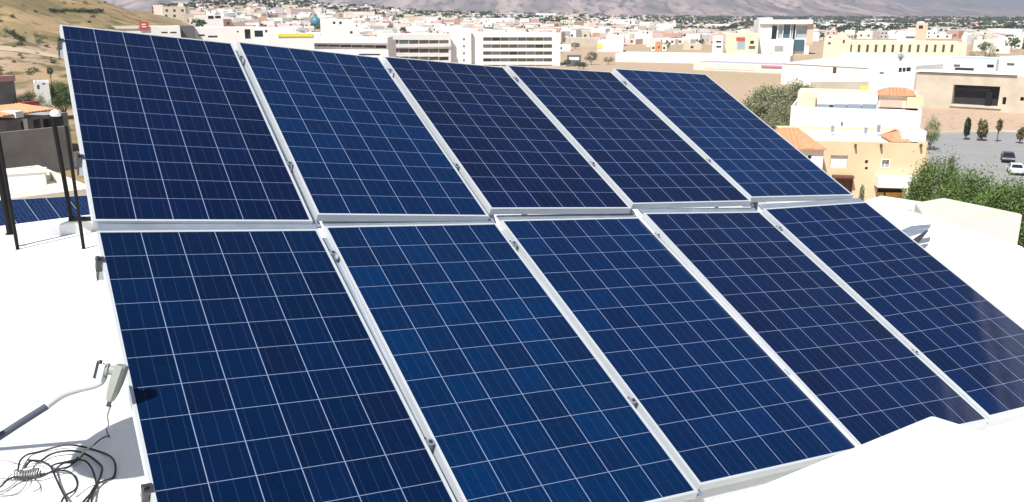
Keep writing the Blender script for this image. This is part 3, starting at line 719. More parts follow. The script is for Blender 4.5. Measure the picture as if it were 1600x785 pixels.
def tiled(B, name, u0, u1, v_ridge, v_eave, y0, y1, parent=None, m='terracotta', hip=1.2):   # hipped tile roof piece
    n = Vector((-B['Y'].x, -B['Y'].y, 0))
    def P(u, v, yy):
        o = (B['q0'] + B['Y'] * yy).to_3d(); r = ray(u, v); t = o.dot(n) / r.dot(n); p = r * t; return (Vector((p.x, p.y)) - B['q0']).dot(B['X']), p.z - B['z0']
    xa, ze = P(u0, v_eave, y0); xb, _ = P(u1, v_eave, y0); ym = (y0 + y1) / 2; _, zr = P((u0 + u1) / 2, v_ridge, ym); zr = max(zr, ze + .5)
    ox, oy = B['ox'], B['oy']; b = MB()
    vs = [(xa, y0, ze), (xb, y0, ze), (xb, y1, ze), (xa, y1, ze), (xa + hip, ym, zr), (xb - hip, ym, zr)]
    vs = [(x + ox, y + oy, z) for x, y, z in vs]; vs += [(x, y, z - .15) for x, y, z in vs[:4]]
    b.add(vs, [(0, 1, 5, 4), (1, 2, 5), (2, 3, 4, 5), (3, 0, 4), (9, 8, 7, 6), (0, 6, 7, 1), (1, 7, 8, 2), (2, 8, 9, 3), (3, 9, 6, 0)])
    # rolls of tile running down the front slope
    k = 0; nx = int((xb - xa - 2 * hip) / .45)
    for i in range(nx):
        x = xa + hip + .45 * i + .2
        b.add([(x + ox - .1, y0 + oy, ze), (x + ox, y0 + oy - .02, ze + .09), (x + ox + .1, y0 + oy, ze), (x + ox - .1, ym + oy, zr), (x + ox, ym + oy - .02, zr + .09), (x + ox + .1, ym + oy, zr)], [(0, 1, 4, 3), (1, 2, 5, 4), (0, 2, 1), (3, 4, 5)])
    return b.build(name, m, parent or B['root'])

# ---- right side, near to far
B = bld('house', 'yellow two-storey house with a white porch and wood carport beside the green trees', 'house', 1236, 1449, 222, 100, 103, 13, 'yellow_wall', 'roof_white', .35,
        wins=[(1297, 1324, 243, 263, 'frame_white', 'shutter'), (1351.5, 1356.5, 250.5, 256), (1351.5, 1356, 261, 265.5), (1378, 1389, 250, 262, 'pale_glass', 'window', 'frame_white'),
              (1303, 1331, 276, 330, 'wood', 'door'), (1369, 1411, 292, 335, 'dark_void', 'opening')], rec=.35)
addbox(B, 'porch', 1367, 1425, 273, 291, 1.6, 0, 'white_wall', bevel=.04)
addbox(B, 'porch_column', 1411, 1425, 291, 340, 1.6, 0, 'white_wall')
for a, c in ((1371, 1378), (1384, 1393), (1396, 1408)): addbox(B, 'door', a, c, 301, 330, .02, .2, 'orange_door')
addbox(B, 'lintel', 1369, 1411, 291.5, 296, .02, .2, 'wood')
addbox(B, 'canopy', 1300, 1332, 273, 277, 1.0, 0, 'wood')
for u in (1336, 1376, 1438): addbox(B, 'spout', u - 1, u + 1, 225, 230, .5, 0, 'wood')
for u, v, h in ((1300, 203, 6), (1352, 205, 5), (1372, 203, 7)): topbox(B, 'roof_vent', u, u + 3, v - h, v + 4, 8, 8.4, 'galvanised')
topbox(B, 'parapet_room', 1410, 1446, 205, 222, 2.5, 6, 'white_wall'); tiled(B, 'tile_roof', 1392, 1424, 203, 220, 2, 7)
B2 = bld('house', 'white annex with a terracotta tile roof at the left end of the yellow house', 'house', 1205, 1288, 230, 97, 98, 8, 'white_wall', 'roof_white', .1, wins=[(1262, 1268, 243, 249)])
tiled(B2, 'tile_roof', 1198, 1292, 200, 231, -.5, 9, hip=2.2)

B = bld('house', 'large plain white house with roof rooms standing behind the yellow house', 'house', 1236, 1441, 170, 122, None, 16, 'white_wall', 'roof_white', .5,
        wins=[(1314, 1317, 191, 197, 'dark_gray'), (1351, 1354, 202, 206, 'dark_gray')], rec=.1)
topbox(B, 'cream_room', 1247, 1366, 143, 170, 7, 13, 'cream_wall'); topbox(B, 'roof_room', 1278, 1368, 150, 166, 5, 6.9, 'white_wall')
topbox(B, 'pink_wall', 1250, 1273, 153, 172, 4.6, 6.8, 'peach_wall')
for a, c in ((1277, 1295), (1302, 1322), (1324, 1345), (1347, 1369)): topbox(B, 'roof_unit', a, c, 164.5, 174, 2, 4, 'galvanised')
topbox(B, 'side_room', 1374, 1432, 146, 170, 6, 12, 'cream_wall'); topbox(B, 'pink_panel', 1376, 1409, 156, 167.5, 5.85, 5.98, 'pink_wall'); topbox(B, 'yellow_wing', 1418, 1442, 153, 170, 4, 9, 'yellow_wall')
tiled(B, 'tile_roof', 1372, 1432, 137, 147, 5.5, 12)

B = bld('house', 'square concrete house with a big black opening above the turning circle', 'house', 1433, 1690, 118, 229, 224, 16, 'beige_concrete', 'roof_white', .2,
        wins=[(1488, 1561, 134, 165.5, 'dark_void', 'opening'), (1566, 1572, 152, 164, 'dark_void'), (1594, 1600, 152, 158, 'dark_void')], rec=2.2)
addbox(B, 'roof_slab', 1431, 1590, 110, 117.8, .5, 6, 'roof_white'); topbox(B, 'glass_rail', 1487, 1548, 137, 143, 1.2, 1.25, 'dark_glass'); addbox(B, 'sill', 1484, 1564, 165.8, 169, .35, 0, 'beige_concrete')
addbox(B, 'pier', 1540, 1547, 143, 165.6, -.9, 1.4, 'black_steel')
topbox(B, 'roof_window', 1492, 1520, 106, 111, 8, 9, 'dark_void'); topbox(B, 'roof_room', 1586, 1690, 96, 128, .6, 8, 'white_wall')
B = bld('house', 'white house with a dark slatted window between the warehouse and the concrete house', 'house', 1358, 1432, 101, 250, 244, 14, 'white_wall', 'roof_white', .3,
        wins=[(1404, 1409, 106, 113, 'dark_glass'), (1410, 1415, 106, 112.5, 'dark_glass'), (1416, 1423, 105.5, 112, 'dark_glass'), (1374, 1381, 113, 116, 'dark_gray')])
topbox(B, 'roof_room', 1376, 1418, 96, 103, 4, 10, 'roof_white')
B = bld('garden_wall', 'pale garden wall with dark stains right of the olive trees', 'wall', 1268, 1358, 128, 190, 195, .4, 'beige_concrete', 'kerb', .02)
B = bld('shed', 'low yellow shed beside the white house right of the garden wall', 'shed', 1344, 1358, 136, 178, None, 3, 'paint_yellow', 'roof_gray', .1)
# warehouse
B = bld('warehouse', 'long white warehouse with a pale blue roof edge above the olive trees', 'warehouse', 1222, 1502, 106, 292, 262, 46, 'white_wall', 'roof_white', .05,
        wins=[(1301, 1307, 105.5, 115, 'window_olive')])
def gable(B, m, v_ridge, m2):
    n = Vector((-B['Y'].x, -B['Y'].y, 0)); ym = B['D'] * .5; o = (B['q0'] + B['Y'] * ym).to_3d(); r = ray(1360, v_ridge); zr = (r * (o.dot(n) / r.dot(n))).z - B['z0']
    b = MB(); L, H, ox, oy, D = B['L'], B['H'], B['ox'], B['oy'], B['D']
    b.add([(ox - .3, oy - .3, H + .02), (ox + L + .3, oy - .3, H + .02), (ox + L + .3, oy + ym, zr), (ox + 6, oy + ym, zr), (ox + L + .3, oy + D + .3, H + .02), (ox - .3, oy + D + .3, H + .02)], [(0, 1, 2, 3), (3, 2, 4, 5), (0, 3, 5), (1, 4, 2)]); b.build('pitched_roof', m, B['root'])
    b = MB(); b.box((ox + 6, oy + ym - .6, zr - .5), (ox + L, oy + ym + .6, zr + 1.4)); b.build('ridge_band', m2, B['root'])
gable(B, 'roof_white', 90, 'blue_roof')
for u, v in ((1262, 107), (1282, 102), (1316, 102), (1340, 99)): topbox(B, 'roof_vent', u, u + 4, v - 1.5, v + 2, 12, 13, 'lilac_roof')
B = bld('house', 'long white building with a strip of small windows behind the concrete house', 'building', 1562, 1700, 91, 250, 240, 16, 'white_wall', 'blue_roof', .2,
        wins=[(1573, 1585, 99, 103, 'dark_gray'), (1590, 1604, 99, 103, 'dark_gray')])
B = bld('house', 'white low building with a dark band under a pale blue roof', 'building', 1470, 1558, 92, 262, 256, 14, 'white_wall', 'blue_roof', .15,
        wins=[(1490, 1500, 101, 105, 'dark_gray'), (1542, 1553, 101, 106, 'dark_glass')])
# far landmark buildings on the right
B = bld('mission_building', 'long cream colonnaded building with narrow bays across the valley', 'building', 1318, 1512, 66, 470, 476, 26, 'cream_wall', 'roof_cream', .6,
        wins=[(1327 + 13.2 * i, 1331 + 13.2 * i, 70, 82, 'window_olive') for i in range(13)])
B = bld('chapel', 'cream gabled chapel at the left end of the long cream building', 'chapel', 1288, 1330, 62, 455, None, 20, 'cream_wall', 'roof_cream', .1, wins=[(1317, 1320, 61.5, 68, 'dark_void'), (1294, 1298, 66, 70, 'window_olive')])
b = MB(); L, H, ox, oy = B['L'], B['H'], B['ox'], B['oy']; b.add([(ox + .3 * L, oy - .1, H - .1), (ox + .98 * L, oy - .1, H - .1), (ox + .64 * L, oy - .1, H + 3.6), (ox + .3 * L, oy + 20, H - .1), (ox + .98 * L, oy + 20, H - .1), (ox + .64 * L, oy + 20, H + 3.6)], [(0, 1, 2), (5, 4, 3), (0, 2, 5, 3), (2, 1, 4, 5), (1, 0, 3, 4)]); b.build('gable', 'cream_wall', B['root'])
B = bld('church', 'white church with a pinkish square bell tower', 'church', 1403, 1447, 50, 560, None, 22, 'white_wall', 'roof_white', .5, wins=[(1415, 1430, 57, 60.5, 'dark_gray')])
addbox(B, 'bell_tower', 1432, 1446, 36, 70, .6, 7, 'peach_wall'); addbox(B, 'tower_cap', 1434, 1444, 34, 36.2, .2, 6, 'white_wall'); addbox(B, 'belfry', 1436, 1442, 40, 45, .7, .5, 'dark_void')
B = bld('office_building', 'white office block with a framed front of dark and pale glass', 'office', 1187, 1268, 32, 496, 500, 24, 'white_wall', 'roof_white', .8,
        wins=[(1205, 1214, 40, 65, 'dark_glass'), (1216, 1223, 40, 61, 'pale_glass'), (1224, 1235, 38.5, 60, 'window_teal'), (1236, 1238.5, 38.5, 61, 'pale_glass'), (1239, 1243, 38.5, 62, 'dark_glass'), (1244, 1261, 40, 60, 'pale_glass')], rec=1.4)
addbox(B, 'left_block', 1187, 1203, 28, 84, .8, 12, 'white_wall'); addbox(B, 'roof_frame', 1187, 1269, 31, 37.5, 2.2, 6, 'white_wall'); addbox(B, 'base_block', 1205, 1237, 61.5, 84, 3.5, 0, 'white_wall'); addbox(B, 'base_window', 1209, 1222, 71, 80, 3.65, -3.4, 'roof_gray'); addbox(B, 'entrance_glass', 1237.5, 1255, 62, 80, 1.0, 0, 'window_teal'); addbox(B, 'side_wall', 1262, 1269, 38, 70, .3, 8, 'peach_wall')
B = bld('shop', 'cream shop with a red sign board left of the office block', 'shop', 1134, 1186, 53, 480, None, 18, 'cream_wall', 'roof_cream', .5, wins=[(1152, 1164, 65, 78, 'pale_glass'), (1172, 1178, 64, 69, 'dark_glass'), (1170, 1180, 72, 77, 'dark_gray')])
addbox(B, 'sign_board', 1150.5, 1164, 58.5, 63.5, .3, 0, 'sign_red')
B = bld('house', 'white two-storey house with stacked dark windows near the long shed', 'house', 1114, 1130, 57, 470, None, 12, 'white_wall', 'roof_white', .4, wins=[(1119, 1127, 64, 67, 'dark_glass'), (1119, 1127, 72, 75, 'dark_glass')])
B = bld('market_shed', 'very long low white shed at the far side of the vacant lot', 'shed', 962, 1235, 86, 408, 396, 20, 'white_wall', 'roof_cream', .05)
B = bld('market_shed', 'long low pale shed with a lilac roof edge in the vacant lot', 'shed', 1084, 1238, 99.5, 352, 338, 12, 'roof_cream', 'lilac_roof', .05)
addbox(B, 'magenta_awning', 1190, 1235, 102, 106, .5, 0, 'magenta'); addbox(B, 'painted_base_shadow', 1100, 1180, 107.5, 110, .1, 0, 'lilac_roof')  # lilac strip paints the shadow along the shed foot
B = bld('market_shed', 'low gray-roofed shed right of the big white hotel', 'shed', 884, 935, 60, 560, None, 26, 'beige_concrete', 'blue_roof', .1)
B = bld('shop', 'yellow-fronted white shop beyond the vacant lot', 'shop', 934, 974, 64, 500, None, 14, 'white_wall', 'roof_white', .2); addbox(B, 'yellow_front', 934, 941, 69, 76, .2, 0, 'paint_yellow')
B = bld('house', 'orange-walled house among the houses behind the long white shed', 'house', 1024, 1035, 66, 470, None, 9, 'terracotta', 'terracotta', .2, wins=[(1028, 1031, 72, 76, 'dark_gray')])
B = bld('carport', 'dark open carport with pale cars beneath, right of the white hotel', 'carport', 886, 908, 87.5, 372, None, 8, 'dark_gray', 'dark_gray', .1, wins=[(889, 905, 89, 94, 'frame_white')])
# the white hotel
hb = [(58.6, 64.2), (69.6, 75.2), (80.6, 86), (91.3, 96.5), (101.5, 105.5)]; ol = ['window_olive', 'dark_gray', 'window_olive', 'dark_glass', 'window_olive', 'dark_gray', 'window_olive', 'window_olive']
W = [(755 + 13.5 * i, 755 + 13.5 * i + 13.2, a, c, ol[(i * 3 + j) % 8]) for j, (a, c) in enumerate(hb) for i in range(8)]
B = bld('hotel', 'right wing of the white hotel with four long window bands', 'hotel', 726, 876, 52, 372, 376, 16, 'white_wall', 'roof_white', .6, W, 'wings of the white hotel', rec=.22)
W = [(724.0, 727, v, v + 3.4, 'dark_gray') for v in (60, 71, 82, 93)]
B = bld('hotel', 'tall plain stair block of the white hotel with one column of small windows', 'hotel', 703, 736, 45, 369, 370, 14, 'white_wall', 'roof_white', .6, [(723.5, 726.5, v, v + 3.4, 'dark_gray') for v in (60, 71, 82, 93)], 'wings of the white hotel'); topbox(B, 'roof_room', 692, 722, 41, 50, 5, 10, 'white_wall')
W = [(608 + 15.6 * i, 608 + 15.6 * i + 15.2, a + i * .1, c + i * .1, ol[(i * 5 + j) % 8]) for j, (a, c) in enumerate([(62.5, 69), (76, 82.5), (88.5, 94)]) for i in range(6)]
B = bld('hotel', 'middle wing of the white hotel with two long window bands', 'hotel', 606, 704, 54, 358, 366, 16, 'white_wall', 'roof_white', .5, W, 'wings of the white hotel', rec=.25)
addbox(B, 'balcony_rail', 606, 704, 69.5, 73, .6, 0, 'white_wall')
W = [(476 + 18.3 * i, 476 + 18.3 * i + 17.8, 69.6 + i * .25, 72.4 + i * .5, ['dark_void', 'dark_gray', 'window_olive'][i % 3]) for i in range(7)] + [(560, 594, 84, 87, 'dark_gray')]
B = bld('hotel', 'long low left wing of the white hotel under a white roof slab', 'hotel', 452, 606, 63, 344, 334, 14, 'white_wall', 'roof_white', .3, W, 'wings of the white hotel', rec=1.0)
addbox(B, 'roof_slab', 456, 607, 58, 67.5, 1.5, 8, 'white_wall'); topbox(B, 'roof_room', 437, 452, 60, 70, 1, 5, 'dark_gray')
# white buildings behind the left panels
B = bld('factory', 'white building with a red sign on its roof edge above the first panel', 'building', 160, 281, 41.5, 300, None, 14, 'white_wall', 'roof_cream', .3, wins=[(252, 262, 50, 52.5, 'window_olive'), (266, 276, 50, 52.5, 'window_olive')])
addbox(B, 'red_sign', 217, 233, 34, 47, .4, 0, 'sign_red'); addbox(B, 'sign_mark', 221, 228, 37.5, 39.3, .5, -.4, 'frame_white'); addbox(B, 'sign_mark', 221.5, 229, 41, 43, .5, -.4, 'frame_white')
addbox(B, 'cream_strip', 150, 217, 41, 45, .3, 0, 'roof_cream'); addbox(B, 'water_tank', 136.5, 142, 33, 38.5, 0, 2, 'black_steel')
B = bld('building', 'dark gray block between the two white buildings behind the first panel', 'building', 279, 303, 41, 303, None, 10, 'dark_gray', 'roof_gray', .3)
B = bld('building', 'white flat building with a dark corner opening behind the first panel', 'building', 302, 397, 43, 306, None, 14, 'white_wall', 'roof_white', .3, wins=[(382.5, 391.5, 46, 61, 'dark_void'), (370, 373, 48.5, 51, 'dark_gray'), (310, 320, 54, 57, 'dark_gray'), (325, 340, 56, 59, 'window_olive')], rec=.8)
B = bld('building', 'white building with dark glass behind the gap between the first two panels', 'building', 393, 462, 43.5, 330, None, 14, 'white_wall', 'roof_white', .3, wins=[(396, 411, 48, 58, 'dark_glass'), (414, 418, 47, 51, 'window_olive'), (460, 461, 45, 50, 'dark_gray')])
B = bld('building', 'white building with a yellow band along its roof', 'building', 418, 490, 52.5, 322, None, 9, 'white_wall', 'roof_white', .2); addbox(B, 'yellow_band', 434, 489, 52.8, 57.2, .3, 0, 'paint_yellow')
B = bld('building', 'white house with two dark windows next to the brown slope behind the hotel', 'house', 500, 553, 31, 430, None, 14, 'white_wall', 'roof_white', .3, wins=[(520, 524, 34, 38), (530, 534, 34, 38), (547, 551, 49, 53)])
B = bld('house', 'white house with tall dark windows on the slope left of the hotel', 'house', 303, 348, 24, 420, None, 14, 'white_wall', 'blue_roof', .3, wins=[(308, 320, 31.5, 36), (325, 334, 25, 30), (336, 345, 25, 29)])
def water_tower():
    g = ground(494, 47); b = None; root = empty('water_tower', g, 0, 'teal blue round water tank on the slope above the white hotel', 'water tank')
    D = math.hypot(g.x, g.y); k = D / FPX / .965
    b = MB(); b.lathe([(7 * k, 5 * k), (7.2 * k, 12 * k), (5.5 * k, 16 * k), (2.4 * k, 18.5 * k), (.5 * k, 19.3 * k)], None, 20); b.build('tank', 'tank_teal', root, smooth=True)
    b = MB(); b.lathe([(4 * k, -3), (4 * k, 5 * k)], None, 14); b.build('stand', 'roof_gray', root)
water_tower()
# ---- left side
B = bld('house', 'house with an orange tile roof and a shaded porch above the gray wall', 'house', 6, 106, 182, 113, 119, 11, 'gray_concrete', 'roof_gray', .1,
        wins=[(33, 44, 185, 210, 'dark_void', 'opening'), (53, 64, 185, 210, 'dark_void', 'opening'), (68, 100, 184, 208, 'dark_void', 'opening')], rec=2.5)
tiled(B, 'tile_roof', 4, 92, 163, 181, -2.0, 8, hip=.6); addbox(B, 'porch_column', 22.5, 28.5, 185, 209, 1.6, -1.2, 'white_wall'); addbox(B, 'fascia', 0, 14, 174, 182, 2.2, 0, 'white_wall'); topbox(B, 'ridge_trim', 30, 62, 161, 164, 8.2, 8.6, 'sign_red')
B = bld('house', 'gray house with a terracotta coping at the left edge', 'house', -70, 22, 126, 134, 138, 10, 'gray_concrete', 'terracotta', .3); addbox(B, 'coping', -70, 22.5, 123.5, 126.5, .3, .4, 'pink_wall'); topbox(B, 'tile_roof', -30, 5, 114, 122, 3, 7, 'terracotta')
def retaining_wall():
    b = MB(); a, c = pos(-60, 225, 98), pos(112, 220, 102); X = Vector((c.x - a.x, c.y - a.y)).normalized(); Y = Vector((-X.y, X.x)); n = 30; L = (Vector((c.x - a.x, c.y - a.y))).length
    for i in range(n):
        t0, t1 = i / n, (i + 1) / n; q0 = Vector((a.x, a.y)) + X * L * t0; q1 = Vector((a.x, a.y)) + X * L * t1
        zt0 = pos(-60, 214, 98).z * (1 - t0) + pos(112, 196.5, 102).z * t0; zt1 = pos(-60, 214, 98).z * (1 - t1) + pos(112, 196.5, 102).z * t1
        e0, e1 = q0 + Y * .35, q1 + Y * .35; z0 = zg(q0.x, q0.y) - .5
        b.add([(q0.x, q0.y, z0), (q1.x, q1.y, z0), (q1.x, q1.y, zt1), (q0.x, q0.y, zt0), (e0.x, e0.y, z0), (e1.x, e1.y, z0), (e1.x, e1.y, zt1), (e0.x, e0.y, zt0)], [(0, 1, 2, 3), (3, 2, 6, 7), (5, 4, 7, 6), (4, 0, 3, 7), (1, 5, 6, 2)])
    o = b.build('retaining_wall', 'gray_concrete'); recentre(o); tag(o, 'long gray concrete wall below the orange-roofed house', 'wall')
retaining_wall()
B = bld('hut', 'small white hut with dark openings before the green tree on the left slope', 'hut', 52, 76, 129, 150, None, 5, 'white_wall', 'roof_gray', .2, wins=[(58, 62, 133, 140, 'dark_gray'), (66, 71, 130, 133, 'lilac_roof')])
B = bld('house', 'neighbouring house with a wide cream flat roof at the left edge', 'house', -180, 150, 313, 37.5, 39, 7.5, 'roof_cream', 'roof_cream', .35)
b = MB()
for yy, zz in ((2.4, .12), (4.9, .22)): b.box((B['ox'] + .25, B['oy'] + yy, B['H'] - .36), (B['ox'] + B['L'] - .25, B['oy'] + yy + .3, B['H'] - .35 + zz))
b.build('roof_step', 'roof_white', B['root'])
b = MB(); b.box((B['ox'] + .4, B['oy'] - 7.5, 0), (B['ox'] + B['L'] - .1, B['oy'] - .01, B['H'] - 1.2)); b.build('annex', 'roof_cream', B['root'])
b = MB(); b.box((-.85, -.5, 0), (.85, .6, .55)); b.box((-.9, -.55, .55), (.9, .65, .61)); o = b.build('roof_tank', 'frame_white', bevel=.03); q = pos(37, 272, 43.2); o.location = (q.x, q.y, B['z0'] + B['H'] - .35); o.rotation_euler.z = .45
tag(o, 'low white box on the cream roof of the neighbouring house', 'roof box')
# its row of panels
PZ = B['z0'] + B['H']
def far_panels():
    p = None
    a, c = pos(-75, 318, 36.2), pos(135, 306, 37.6); X = (c - a).normalized(); tilt = R(24)
    Yh = Vector((-X.y, X.x, 0)).normalized(); Yv = Yh * math.cos(tilt) + Vector((0, 0, math.sin(tilt))); N = X.cross(Yv).normalized()
    n = 6; step = (c - a).length / n; S = step / 1.02
    lab = ['panel of the small far array at the left edge', 'panel of the small far array behind the thick black post', 'panel of the small far array just right of the thick black post', 'panel of the small far array in the middle of what shows', 'panel of the small far array behind the thin post by the large array', 'panel of the small far array mostly behind the large array']
    for i in range(n):
        top = a + X * step * i
        root = bpy.data.objects.new('solar_panel', None); COL.objects.link(root); root.empty_display_size = .1
        M4 = Matrix.Translation(top) @ Matrix((X, Yv, N)).transposed().to_4x4()
        root.matrix_world = M4 @ Matrix.Translation((PW / 2, -PH - LIP, -FT))
        for q in 'fgb':
            o = protos[q].copy(); COL.objects.link(o); o.parent = root; o.matrix_parent_inverse = Matrix(); o.matrix_local = Matrix.Translation((-PW / 2, PH + LIP, FT))
            if q == 'g': o.color = (.004, .020, .080, 1)
        tag(root, lab[i], 'solar panel', 'panels of the small far array')
    m = empty('panel_mount', (a + c) / 2 + Vector((0, 0, -3)), 0, 'legs and rail under the small far array', 'panel mount'); o0 = m.location
    b = MB(); b.tube([a + Yv * -.3 - N * .07 - o0, c + Yv * -.3 - N * .07 - o0], .025, 6); b.build('rail', 'galvanised', m)
    for i in range(0, n + 1, 2):
        q = a + X * step * i + Yv * -.3 - N * .08; b = MB(); b.tube([q - o0, Vector((q.x, q.y, PZ - 1.21)) - o0], .025, 6); b.build('leg', 'galvanised', m)
far_panels()
# the lower white-and-cream roof beyond the right kerb
def right_roof():
    q = [pos(1453, 353, 13.6), pos(1597, 336, 12.4), pos(1475, 310.5, 17.6), pos(1430, 318, 16.8)]
    root = empty('house', (sum(p.x for p in q) / 4, sum(p.y for p in q) / 4, -10.5), 0, 'white house block with a cream flat roof just beyond the right roof kerb', 'house'); o0 = root.location
    b = MB(); v = [p - o0 for p in q]; b.add([(p.x, p.y, 0) for p in v] + [tuple(p) for p in v], [(0, 1, 5, 4), (1, 2, 6, 5), (2, 3, 7, 6), (3, 0, 4, 7), (4, 5, 6), (4, 6, 7)]); b.build('wall', 'white_wall', root)
    c = sum(v, Vector()) / 4; v2 = [c + (p - c) * .985 + Vector((0, 0, .012)) for p in v]
    b = MB(); b.add([tuple(p) for p in v2] + [tuple(p - Vector((0, 0, .03))) for p in v2], [(0, 1, 2), (0, 2, 3), (0, 4, 5, 1), (1, 5, 6, 2), (2, 6, 7, 3), (3, 7, 4, 0)]); b.build('roof', 'roof_tan', root)
right_roof()
B = bld('house', 'low white wall with a gray vent just behind the right end of the array', 'house', 1352, 1436, 320, 18.6, 18.2, .7, 'white_wall', 'roof_white', .015, wins=[(1411, 1424, 324, 341, 'roof_gray', 'vent')], rec=.06)
# ------------------------------------------------------------------ trees and shrubs
def leaves(n, rx, ry, rz, cz, size, seed, nclump=40, loose=.23):
    g = np.random.default_rng(seed)
    d = g.normal(size=(nclump, 3)); d /= np.linalg.norm(d, axis=1)[:, None]; r = (.35 + .6 * g.random(nclump) ** .5)[:, None]
    c = d * r; c[:, 2] = np.where(c[:, 2] < -.45, c[:, 2] * .6, c[:, 2])
    cs = loose * (.55 + .9 * g.random(nclump))
    k = g.integers(0, nclump, n); p = c[k] + g.normal(size=(n, 3)) * (cs[k] * .55)[:, None]
    p = p * np.array([rx, ry, rz]) + np.array([0, 0, cz])
    a = g.normal(size=(n, 3)); a /= np.linalg.norm(a, axis=1)[:, None]; b = np.cross(a, g.normal(size=(n, 3))); b /= np.linalg.norm(b, axis=1)[:, None]
    s = size * (.5 + g.random(n))[:, None]
    v = np.stack([p - a * s, p - b * s * .55, p + a * s, p + b * s * .55], 1).reshape(-1, 3)
    return v, n
def leaf_mesh(name, m, *a, **k):
    v, n = leaves(*a, **k); me = bpy.data.meshes.new(name); me.vertices.add(4 * n); me.vertices.foreach_set('co', v.ravel())
    me.loops.add(4 * n); me.polygons.add(n); me.loops.foreach_set('vertex_index', np.arange(4 * n)); me.polygons.foreach_set('loop_start', np.arange(n) * 4)
    me.update(calc_edges=True); me.materials.append(MATS[m]); return me
def tree(name, label, u, vt, D, wpx, m, n=5000, group=None, cat='tree', size=None, seed=None, trunk=.3, base_uv=None):
    seed = seed if seed is not None else rnd.randrange(9999)
    t = pos(u, vt, D); g = zg(t.x, t.y); H = max(1.2, t.z - g); W = wpx / FPX * D / 2 * 1.0
    root = empty(name, (t.x, t.y, g), rnd.uniform(0, 6), label, cat, group)
    rz = H * (1 - trunk) / 2; cz = H - rz
    n = int(n * 3); me = leaf_mesh('crown', m, n, W * .86, W * .86, rz * .9, cz, size or max(.055, W * .027), seed, nclump=int(30 + n / 130)); o = bpy.data.objects.new('crown', me); COL.objects.link(o); o.parent = root
    b = MB(); r = max(.06, H * .02); b.tube([(0, 0, -.3), (.05, .03, H * trunk * .6), (-.03, .06, H * trunk * 1.2), (.02, 0, cz)], [r * 1.4, r, r * .8, r * .35], 7)
    g2 = random.Random(seed)
    for i in range(6):
        a = i * 1.05 + g2.random(); z = H * trunk * (.7 + .5 * g2.random()); b.tube([(0, 0, z), (W * .3 * math.cos(a), W * .3 * math.sin(a), z + rz * .5), (W * .6 * math.cos(a), W * .6 * math.sin(a), cz + rz * .3 * g2.uniform(-.4, 1))], [r * .6, r * .4, r * .12], 5)
    b.build('trunk', 'bark', root); return root
tree('tree', 'dense green tree beside the yellow house, left of the other near trees', 1470, 243, 62, 96, 'leaf_green', 11000, 'green trees below the turning circle', seed=1)
tree('tree', 'broad green tree in the middle below the turning circle', 1520, 259, 58, 104, 'leaf_green', 12000, 'green trees below the turning circle', seed=2)
tree('tree', 'green tree at the right picture edge behind the cream-roofed block', 1588, 276, 52, 110, 'leaf_green', 12000, 'green trees below the turning circle', seed=3)
tree('tree', 'dark green slim tree by the corner of the yellow house', 1440, 272, 84, 44, 'leaf_dark', 5000, 'green trees below the turning circle', seed=4)
tree('tree', 'small dark bush standing at the near edge of the turning circle', 1489, 237, 88, 30, 'leaf_dark', 2500, 'green trees below the turning circle', seed=5)
tree('tree', 'big dusty olive tree behind the right end of the array', 1204, 134, 152, 86, 'leaf_olive', 11000, 'olive trees before the warehouse', seed=6, trunk=.15)
tree('tree', 'rounded olive tree touching the large white house', 1247, 123, 166, 72, 'leaf_olive', 9000, 'olive trees before the warehouse', seed=7, trunk=.15)
tree('tree', 'darker olive tree low behind the edge of the array', 1222, 158, 140, 60, 'leaf_olive', 6000, 'olive trees before the warehouse', seed=8, trunk=.1)
tree('tree', 'bright green tree right of the white hut on the left slope', 92, 123, 152, 44, 'leaf_green', 6000, None, seed=9, trunk=.12)
tree('tree', 'dark bushes in front of the white hut on the left slope', 40, 141, 138, 46, 'leaf_dark', 4000, None, cat='bush', seed=10, trunk=.1)
tree('tree', 'olive-green bush at the foot of the white hut', 66, 147, 136, 34, 'leaf_olive', 2500, None, cat='bush', seed=21, trunk=.1)
tree('tree', 'small lone tree with a thin trunk on the dry hillside', 77, 104, 205, 9, 'leaf_dark', 700, 'scrub on the dry hillside', seed=11, trunk=.5)
tree('shrub', 'shaggy green plant right of the white house, at the kerb of the turning circle', 1459, 180, 158, 26, 'leaf_green', 1800, 'plants before the concrete house', cat='shrub', seed=12, trunk=.05)
tree('shrub', 'slim dark cypress before the concrete house', 1514, 182, 174, 7, 'leaf_dark', 900, 'plants before the concrete house', cat='shrub', seed=13, trunk=.03, size=.25)
tree('shrub', 'rounded dry shrub before the concrete house', 1538, 187, 174, 14, 'leaf_dry', 900, 'plants before the concrete house', cat='shrub', seed=14, trunk=.03, size=.25)
tree('shrub', 'thin leafless sapling before the concrete house, right of the dry shrub', 1563, 186, 174, 8, 'leaf_dry', 160, 'plants before the concrete house', cat='shrub', seed=15, trunk=.4, size=.2)
tree('shrub', 'low dry plant at the right edge before the concrete house', 1597, 198, 174, 10, 'leaf_dry', 250, 'plants before the concrete house', cat='shrub', seed=16, trunk=.1, size=.2)
tree('shrub', 'small pointed shrub against the yellow house left of its porch', 1348, 290, 99, 8, 'leaf_olive', 900, None, cat='shrub', seed=17, trunk=.02, size=.16)
tree('palm', 'dark rounded tree standing in front of the white warehouse roof', 1408, 81, 286, 12, 'leaf_olive', 500, 'trees round the warehouse', seed=18, trunk=.72)
tree('tree', 'dark dense tree right of the long cream building', 1548, 65, 400, 24, 'leaf_dark', 1500, 'trees round the warehouse', seed=19, trunk=.1)
tree('tree', 'flat-topped tree at the right end of the warehouse', 1524, 74, 300, 22, 'leaf_dark', 1200, 'trees round the warehouse', seed=20, trunk=.3)
